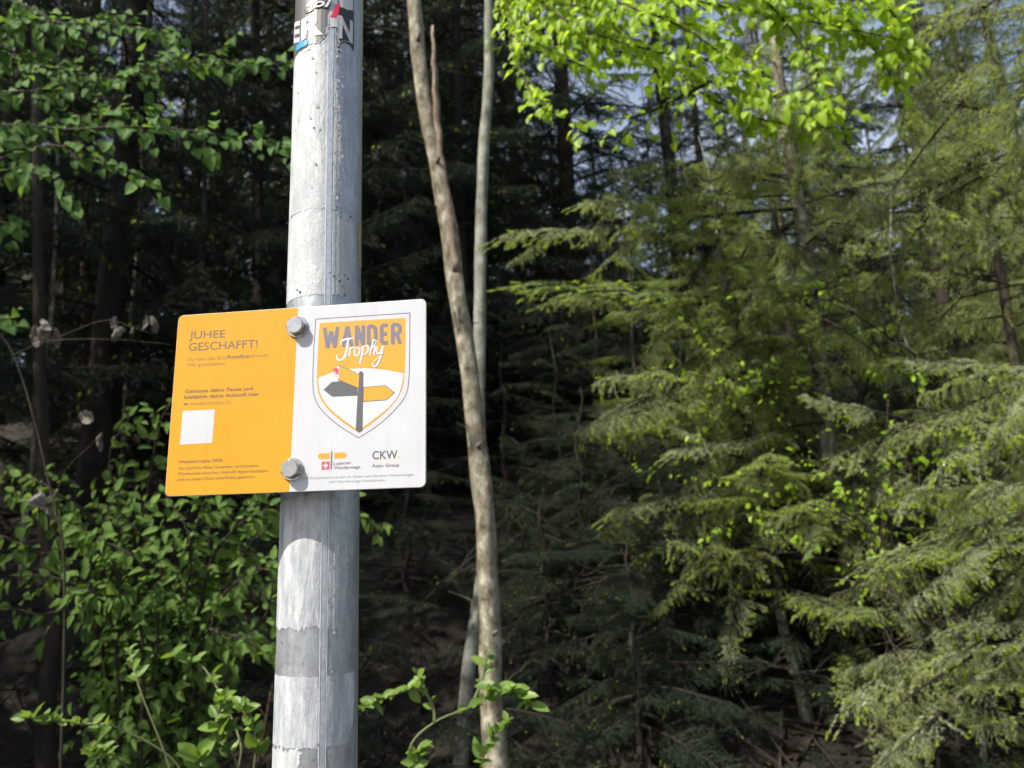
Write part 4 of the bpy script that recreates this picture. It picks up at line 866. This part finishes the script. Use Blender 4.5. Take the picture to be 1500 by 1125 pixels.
# plate with a tiny bevel
out2 = rrect(-SW / 2 + .0003, SW / 2 - .0003, -SH / 2 + .0003, SH / 2 - .0003, .0042)
V = [(x, .0003, z) for x, z in out] + [(x, TH, z) for x, z in out] + [(x, 0, z) for x, z in out2]
Fc = [(i, (i + 1) % n, n + (i + 1) % n, n + i) for i in range(n)] + [(2 * n + i, 2 * n + (i + 1) % n, (i + 1) % n, i) for i in range(n)] + [tuple(range(n, 2 * n))]
me = mesh('plate', V, Fc, M['alu']); link('plate', me, sign)
dx_t = c1(727, 112).x; dx_b = c1(681, 1053).x
full = [p for p in out2]
lft = [p for p in full if p[0] < 0]; rgt = [p for p in full if p[0] >= 0]
dt = (dx_t, SH / 2 - .0003); db = (dx_b, -SH / 2 + .0003)
sheet([[dt] + lft + [db]], 'yellow_panel', M['yellow'], .0000); sheet([[db] + [p for p in rgt if p[1] < 0] + [p for p in rgt if p[1] >= 0] + [dt]], 'white_panel', M['white'], .0000)
def stext(s, a, b, h, mat, cc, name='lettering', bold=0, shear=0, off=.00025, label=None, spacing=1):
    A = cc(*a); B = cc(*b); d = B - A; up = Vector((-d.y, d.x)).normalized(); h0 = (cc(a[0], a[1] - h) - A).length; h1 = (cc(b[0], b[1] - h) - B).length
    Vt, Ft = text_verts(s, bold, shear, spacing); upv = (cc((a[0] + b[0]) / 2, (a[1] + b[1]) / 2 - h) - (A + B) / 2).normalized() * .5 + up * .5
    V = [A + d * v.x + upv * (h0 + (h1 - h0) * v.x) * v.y for v in Vt]
    me = mesh(name, [(p.x, -off * .35, p.y) for p in V], Ft, mat); o = link(name, me, sign)
    o['label'] = label or ('print reading ' + s); return o
# left half
stext('JUHEE', (165, 269), (351, 261), 38, inkb, c1, bold=.004)
stext('GESCHAFFT!', (163, 331), (517, 313), 40, inkb, c1, bold=.004)
stext('Du hast das Ziel', (155, 383), (355, 374), 18, inkl, c1, bold=.002)
stext('Roteflue', (362, 371), (475, 366), 19, inkb, c1, bold=.012)
stext('erreicht.', (482, 364), (580, 360), 18, inkl, c1, bold=.002)
stext('Wir gratulieren!', (153, 412), (348, 404), 18, inkl, c1, bold=.002)
stext('Geniesse deine Pause und', (143, 548), (494, 532), 18, inkb, c1, bold=.020)
stext('bestätige deine Ankunft hier', (140, 578), (527, 561), 18, inkb, c1, bold=.020)
stext('wandertrophy.ch', (167, 611), (381, 601), 17, inkl, c1, bold=.002)
sheet([[c1(137, 601), c1(158, 599), c1(158, 609), c1(137, 611)]], 'arrow_mark', inkb, .00025)
sheet([[c1(132, 640), c1(298, 632), c1(284, 804), c1(118, 814)]], 'white_patch', M['white'], .0002, 'blank white square printed on the yellow half')
stext('Wandertrophy 2025', (112, 910), (337, 901), 16, inkb, c1, bold=.010)
stext('Von April bis Mitte November verschiedene', (108, 943), (520, 928), 15, inkb, c1, bold=0)
stext('Wanderziele besuchen, Ankunft digital bestätigen', (107, 971), (568, 954), 15, inkb, c1, bold=0)
stext('und mit etwas Glück tolle Preise gewinnen.', (104, 1001), (508, 985), 15, inkb, c1, bold=0)
# shield
def spl(pts, k=6): return [Vector((p.x, p.y)) for p in smoothline([Vector((a, b, 0)) for a, b in pts], k)]
SO_R = spl([(672, 133), (671, 300), (667, 470), (650, 560), (590, 640), (500, 720), (405, 781)]); SO_L = spl([(405, 781), (310, 722), (225, 650), (180, 580), (168, 500), (172, 340), (183, 165)])
def ring(outer, inner, name, mat, off, label=None):
    n = len(outer); V = [(p.x, -off * .35, p.y) for p in outer + inner]
    me = mesh(name, V, [(i, (i + 1) % n, n + (i + 1) % n, n + i) for i in range(n)], mat); bm = bmesh.new(); bm.from_mesh(me)
    for f in bm.faces:
        if f.normal.y > 0: f.normal_flip()
    bm.to_mesh(me); bm.free(); o = link(name, me, sign)
    if label: o['label'] = label
def inset(pts, k):
    n = len(pts); res = []
    A = sum(pts[i].x * pts[(i + 1) % n].y - pts[(i + 1) % n].x * pts[i].y for i in range(n)); sg = 1 if A > 0 else -1
    for i in range(n):
        e1 = (pts[i] - pts[i - 1]).normalized(); e2 = (pts[(i + 1) % n] - pts[i]).normalized(); n1 = Vector((-e1.y, e1.x)); n2 = Vector((-e2.y, e2.x)); m_ = n1 + n2
        m_ = m_ / max(.3, m_.dot(n1)) if m_.length > 1e-6 else n1
        res.append(pts[i] + m_ * k * sg)
    return res
shp = [Vector(p) for p in SO_R[:-1] + SO_L[:-1]] + [Vector((183, 165))]
S2 = [c2(p.x, p.y) for p in shp]; ring(S2, inset(S2, .0007), 'shield_outline', inkp, .0002)
oR = spl([(648, 160), (647, 300), (641, 460), (622, 545), (570, 620), (490, 692), (405, 752)]); oL = spl([(405, 752), (322, 696), (245, 628), (203, 560), (191, 485), (196, 330), (205, 187)])
sheet([[c2(p.x, p.y) for p in oR[:-1] + oL]], 'shield_field', inky, .0002)
wR = spl([(637, 446), (634, 480), (612, 555), (562, 620), (482, 685), (405, 740)]); wL = spl([(405, 740), (330, 688), (255, 624), (211, 556), (199, 490), (201, 468)]); wT = spl([(201, 468), (300, 434), (420, 420), (540, 428), (637, 446)])
sheet([[c2(p.x, p.y) for p in wR[:-1] + wL[:-1] + wT[:-1]]], 'shield_ground', inkw, .0004)
BL = {'W': [[(.09, 1), (.27, 0), (.5, .8), (.73, 0), (.91, 1)]], 'A': [[(.12, 0), (.5, 1), (.88, 0)], [(.25, .27), (.75, .27)]], 'N': [[(.16, 0), (.16, 1), (.84, 0), (.84, 1)]],
      'D': [[(.16, .08), (.16, .92), (.5, .92), (.78, .84), (.84, .7), (.84, .3), (.78, .16), (.5, .08), (.16, .08)]], 'E': [[(.98, .92), (.18, .92), (.18, .08), (.98, .08)], [(.18, .51), (.88, .51)]],
      'R': [[(.16, 0), (.16, .92), (.55, .92), (.8, .84), (.84, .73), (.8, .56), (.55, .48), (.16, .48)], [(.5, .5), (.86, 0)]]}
for ch, x0, x1 in (('W', 224, 305), ('A', 318, 378), ('N', 388, 438), ('D', 449, 502), ('E', 517, 557), ('R', 573, 628)):
    V = []; Fc = []
    for k, st in enumerate(BL[ch]):
        yb = lambda x: 315 - 22 * (x - 236) / 391; hh = lambda x: 103 + 6 * (x - 236) / 391
        P = [Vector((x0 + (x1 - x0) * p[0], yb(x0 + (x1 - x0) * p[0]) - hh(x0) * p[1])) for p in st]
        for a, c in zip(P, P[1:]):
            t = (c - a).normalized(); nn = Vector((-t.y, t.x)) * 9.8; e = t * (2 if len(st) > 4 else 0); zz = -.00014 - .000004 * len(Fc); b = len(V)
            V += [(c2(p.x, p.y).x, zz, c2(p.x, p.y).y) for p in (a - e + nn, c + e + nn, c + e - nn, a - e - nn)]; Fc.append((b, b + 1, b + 2, b + 3))
    link('letter', mesh('letter', V, Fc, inkp), sign)['label'] = 'block letter ' + ch
def poly2(pts): return [c2(*p) for p in pts]
def arrow(name, pts, fill, off, outline=None, label=None):
    P = [Vector(p) for p in poly2(pts)]; sheet([P], name, outline or fill, off, label)
    if outline: sheet([inset(P, .0005)], name, fill, off + .0002, label)
arrow('printed_arrow', [(225, 531), (268, 491), (310, 487), (400, 524), (400, 561), (270, 567)], inkg, .0006, None, 'printed dark grey arrow pointing left')
arrow('printed_arrow', [(430, 517), (546, 508), (592, 546), (549, 585), (428, 593)], inky, .0006, inkg, 'printed orange arrow pointing right')
sheet([[c2(407, 452)] + [c2(418.5 - 11.5 * math.cos(R(a)), 449 - 13 * math.sin(R(a))) for a in range(0, 181, 20)] + [c2(430, 452), c2(425, 738), c2(408, 750), c2(391, 738)]], 'printed_post', inkg, .0010)
arrow('printed_arrow', [(273, 428), (304, 402), (413, 453), (410, 527), (300, 481)], inky, .0012, inkg, 'printed orange arrow with red and white tip')
sheet([poly2([(277, 428), (303, 406), (308, 412), (304, 478), (298, 474)])], 'arrow_tip', inkw, .0015)
sheet([poly2([(278, 427), (290, 416), (304, 426), (303, 455), (290, 448)])], 'arrow_tip', inkr, .0017, 'red flag tip of the printed arrow')
# brush lettering
def brush(pts, wd, off, name='brush_lettering', mat=inkw):
    P = spl([(a, b) for a, b in pts], 6); n = len(P); wds = np.interp(np.linspace(0, len(pts) - 1, n), range(len(pts)), wd); L = []; Rr = []
    for i, p in enumerate(P):
        t = (P[min(n - 1, i + 1)] - P[max(0, i - 1)]).normalized(); nn = Vector((-t.y, t.x)) * wds[i] / 2; L.append(c2(*(p + nn))); Rr.append(c2(*(p - nn)))
    V = [(p.x, -off * .35, p.y) for p in L + Rr]; return V, [(i, i + 1, n + i + 1, n + i) for i in range(n - 1)]
strokes = [([(318, 302), (316, 285), (335, 272), (360, 268), (383, 262)], [5, 7, 9, 9, 5]),
           ([(352, 272), (347, 310), (340, 345), (325, 372), (303, 378), (294, 362), (304, 345)], [8, 12, 13, 11, 9, 8, 5]),
           ([(362, 312), (360, 335), (357, 360)], [6, 10, 9]), ([(358, 338), (366, 318), (378, 312), (386, 318)], [5, 7, 9, 7]),
           ([(398, 312), (387, 328), (386, 348), (396, 356), (408, 345), (411, 325), (402, 312), (396, 312)], [6, 9, 10, 8, 9, 9, 7, 5]),
           ([(411, 330), (420, 318), (430, 306)], [5, 5, 6]),
           ([(431, 304), (426, 335), (420, 365), (412, 400)], [7, 11, 11, 8]), ([(427, 325), (438, 306), (452, 306), (455, 325), (444, 345), (427, 348)], [5, 7, 9, 10, 8, 5]),
           ([(492, 275), (484, 275), (476, 300), (468, 330), (463, 356)], [5, 8, 9, 10, 8]), ([(466, 335), (476, 310), (489, 306), (489, 325), (484, 345), (492, 348)], [5, 7, 9, 10, 8, 6]),
           ([(503, 306), (498, 330), (503, 346), (518, 338), (528, 310)], [7, 10, 8, 8, 8]), ([(532, 304), (526, 335), (514, 375), (500, 405), (484, 410), (480, 396), (500, 372), (535, 340)], [8, 11, 11, 10, 8, 6, 5, 4]),
           ([(492, 275), (497, 284), (486, 305), (472, 325)], [6, 6, 5, 4])]
V = []; Fc = []
for i, (p_, w_) in enumerate(strokes):
    v_, f_ = brush(p_, w_, .00062 + .00003 * i); b = len(V); V += v_; Fc += [tuple(b + k for k in f) for f in f_]
link('brush_lettering', mesh('brush_lettering', V, Fc, inkw), sign)['label'] = 'white brush script reading Trophy'
# bottom logos
sheet([poly2([(193, 873), (205, 859), (256, 857), (256, 886), (206, 888)])], 'logo_arrow', inky, .0003); sheet([poly2([(280, 856), (334, 853), (346, 867), (335, 882), (280, 885)])], 'logo_arrow', inky, .0003)
sheet([poly2([(263, 849), (271, 849), (269, 940), (261, 940)])], 'logo_bar', inkp, .0003)
sheet([poly2([(216, 901), (257, 900), (256, 941), (215, 943)])], 'logo_square', inkr, .0003)
sheet([poly2([(232, 908), (241, 908), (240, 935), (231, 935)]), ], 'logo_cross', inkw, .0005); sheet([poly2([(223, 917), (249, 916), (249, 925), (223, 926)])], 'logo_cross', inkw, .00053)
stext('Luzerner', (277, 919), (368, 913), 16, inkp, c2, bold=.012); stext('Wanderwege', (277, 941), (414, 935), 16, inkp, c2, bold=.012)
stext('CKW', (476, 889), (606, 884), 41, inkg, c2, bold=.012); sheet([[c2(612 + 5 * math.cos(a), 878 + 5 * math.sin(a)) for a in (0, .8, 1.6, 2.4, 3.2, 4, 4.8, 5.6)]], 'logo_dot', inkgreen, .0003)
sheet([poly2([(474, 903), (614, 897), (614, 899), (474, 905)])], 'logo_line', plain('pale_orange_ink', (.8, .6, .3), .5), .0003)
stext('Axpo Group', (474, 931), (615, 926), 17, inkg, c2, bold=.01)
stext('Eine Kooperation mit den St. Galler und Zürcher Wanderwegen', (112, 993), (690, 973), 12, inkfaint, c2)
stext('und Wanderwege Graubünden.', (253, 1011), (545, 1001), 12, inkfaint, c2)
# bolts
M['steel'] = plain('stainless_steel', (.46, .455, .44), .24, 1.0, .5, .08, 90)
def bolt(cx, cz, rot):
    b = MB(); cyl = lambda r, y0, y1, n_=32: b.add([(cx + r * math.cos(6.2832 * i / n_), y, cz + r * math.sin(6.2832 * i / n_)) for y in (y0, y1) for i in range(n_)], [(i, (i + 1) % n_, n_ + (i + 1) % n_, n_ + i) for i in range(n_)] + [tuple(range(n_, 2 * n_))])
    cyl(.0027, 0, -.0002)
    hexr = [(.0078, -.0016), (.0078, -.0064), (.0070, -.0073)]; V = []
    for k, (r, y) in enumerate(hexr):
        for i in range(24):
            a = 6.2832 * i / 24 + rot; rr = .0075 * math.cos(math.pi / 6) / math.cos(((6.2832 * i / 24) % (math.pi / 3)) - math.pi / 6)
            if k == 2: rr = min(rr, .0062)
            V.append((cx + rr * math.cos(a), y, cz + rr * math.sin(a)))
    Fq = [(k * 24 + i, k * 24 + (i + 1) % 24, (k + 1) * 24 + (i + 1) % 24, (k + 1) * 24 + i) for k in range(2) for i in range(24)] + [tuple(48 + i for i in range(24))]
    b.add(V, Fq); o = link('bolt', b.mesh('bolt', M['steel']), sign)
    # stamped strength marks
    s = MB()
    for k in range(7):
        a = k * .55 + rot; r1, r2 = .0030, .0052; wd = .00035; ca, sa = math.cos(a), math.sin(a)
        q = [(ca * r1 - sa * wd, sa * r1 + ca * wd), (ca * r2 - sa * wd, sa * r2 + ca * wd), (ca * r2 + sa * wd, sa * r2 - ca * wd), (ca * r1 + sa * wd, sa * r1 - ca * wd)]
        s.add([(cx + x, -.0073 - h, cz + z) for h in (0, .00025) for x, z in q], [(4, 5, 6, 7), (0, 1, 5, 4), (1, 2, 6, 5), (2, 3, 7, 6), (3, 0, 4, 7)])
    link('stamped_mark', s.mesh('stamped_mark', M['steel']), o)
    ws = MB(); nn = 40; pr = [(.0086, 0), (.0088, -.0003), (.0088, -.0014), (.0085, -.0017), (.004, -.0017)]
    ws.add([(cx + r * math.cos(6.2832 * i / nn), y, cz + r * math.sin(6.2832 * i / nn)) for r, y in pr for i in range(nn)], [(k * nn + i, k * nn + (i + 1) % nn, (k + 1) * nn + (i + 1) % nn, (k + 1) * nn + i) for k in range(4) for i in range(nn)])
    link('washer', ws.mesh('washer', M['steel']), o)
    rod = MB(); rod.tube([(cx, TH, cz), (cx, .03, cz)], .004, 10); link('shank', rod.mesh('shank', M['steel']), o)
A = c2(92, 209); bolt(A.x, A.y, .2); B = c2(66, 941); bolt(B.x, B.y, .45)
# clamp bands that carry the sign on the post
for q in (A, B):
    cb = MB(); nn = 40; lp = SInv @ (Vector((SX, SY, SC.z)) - SC); r0, r1 = SR + .0008, SR + .0028
    ring_ = [(r, h) for r, h in ((r0, -.009), (r1, -.009), (r1, .009), (r0, .009))]
    cb.add([(lp.x + r * math.cos(6.2832 * i / nn), lp.y + r * math.sin(6.2832 * i / nn), q.y + h) for r, h in ring_ for i in range(nn)], [(k * nn + i, k * nn + (i + 1) % nn, ((k + 1) % 4) * nn + (i + 1) % nn, ((k + 1) % 4) * nn + i) for k in range(4) for i in range(nn)])
    y1 = lp.y - r0 * .9
    for sx in (-.011, .007):
        cb.add([(q.x + sx + a, y, q.y + h) for y in (TH, y1) for a, h in ((0, -.009), (.004, -.009), (.004, .009), (0, .009))], [(0, 1, 2, 3), (4, 5, 6, 7), (0, 1, 5, 4), (1, 2, 6, 5), (2, 3, 7, 6), (3, 0, 4, 7)])
    link('clamp', cb.mesh('clamp', M['zinc']), sign)
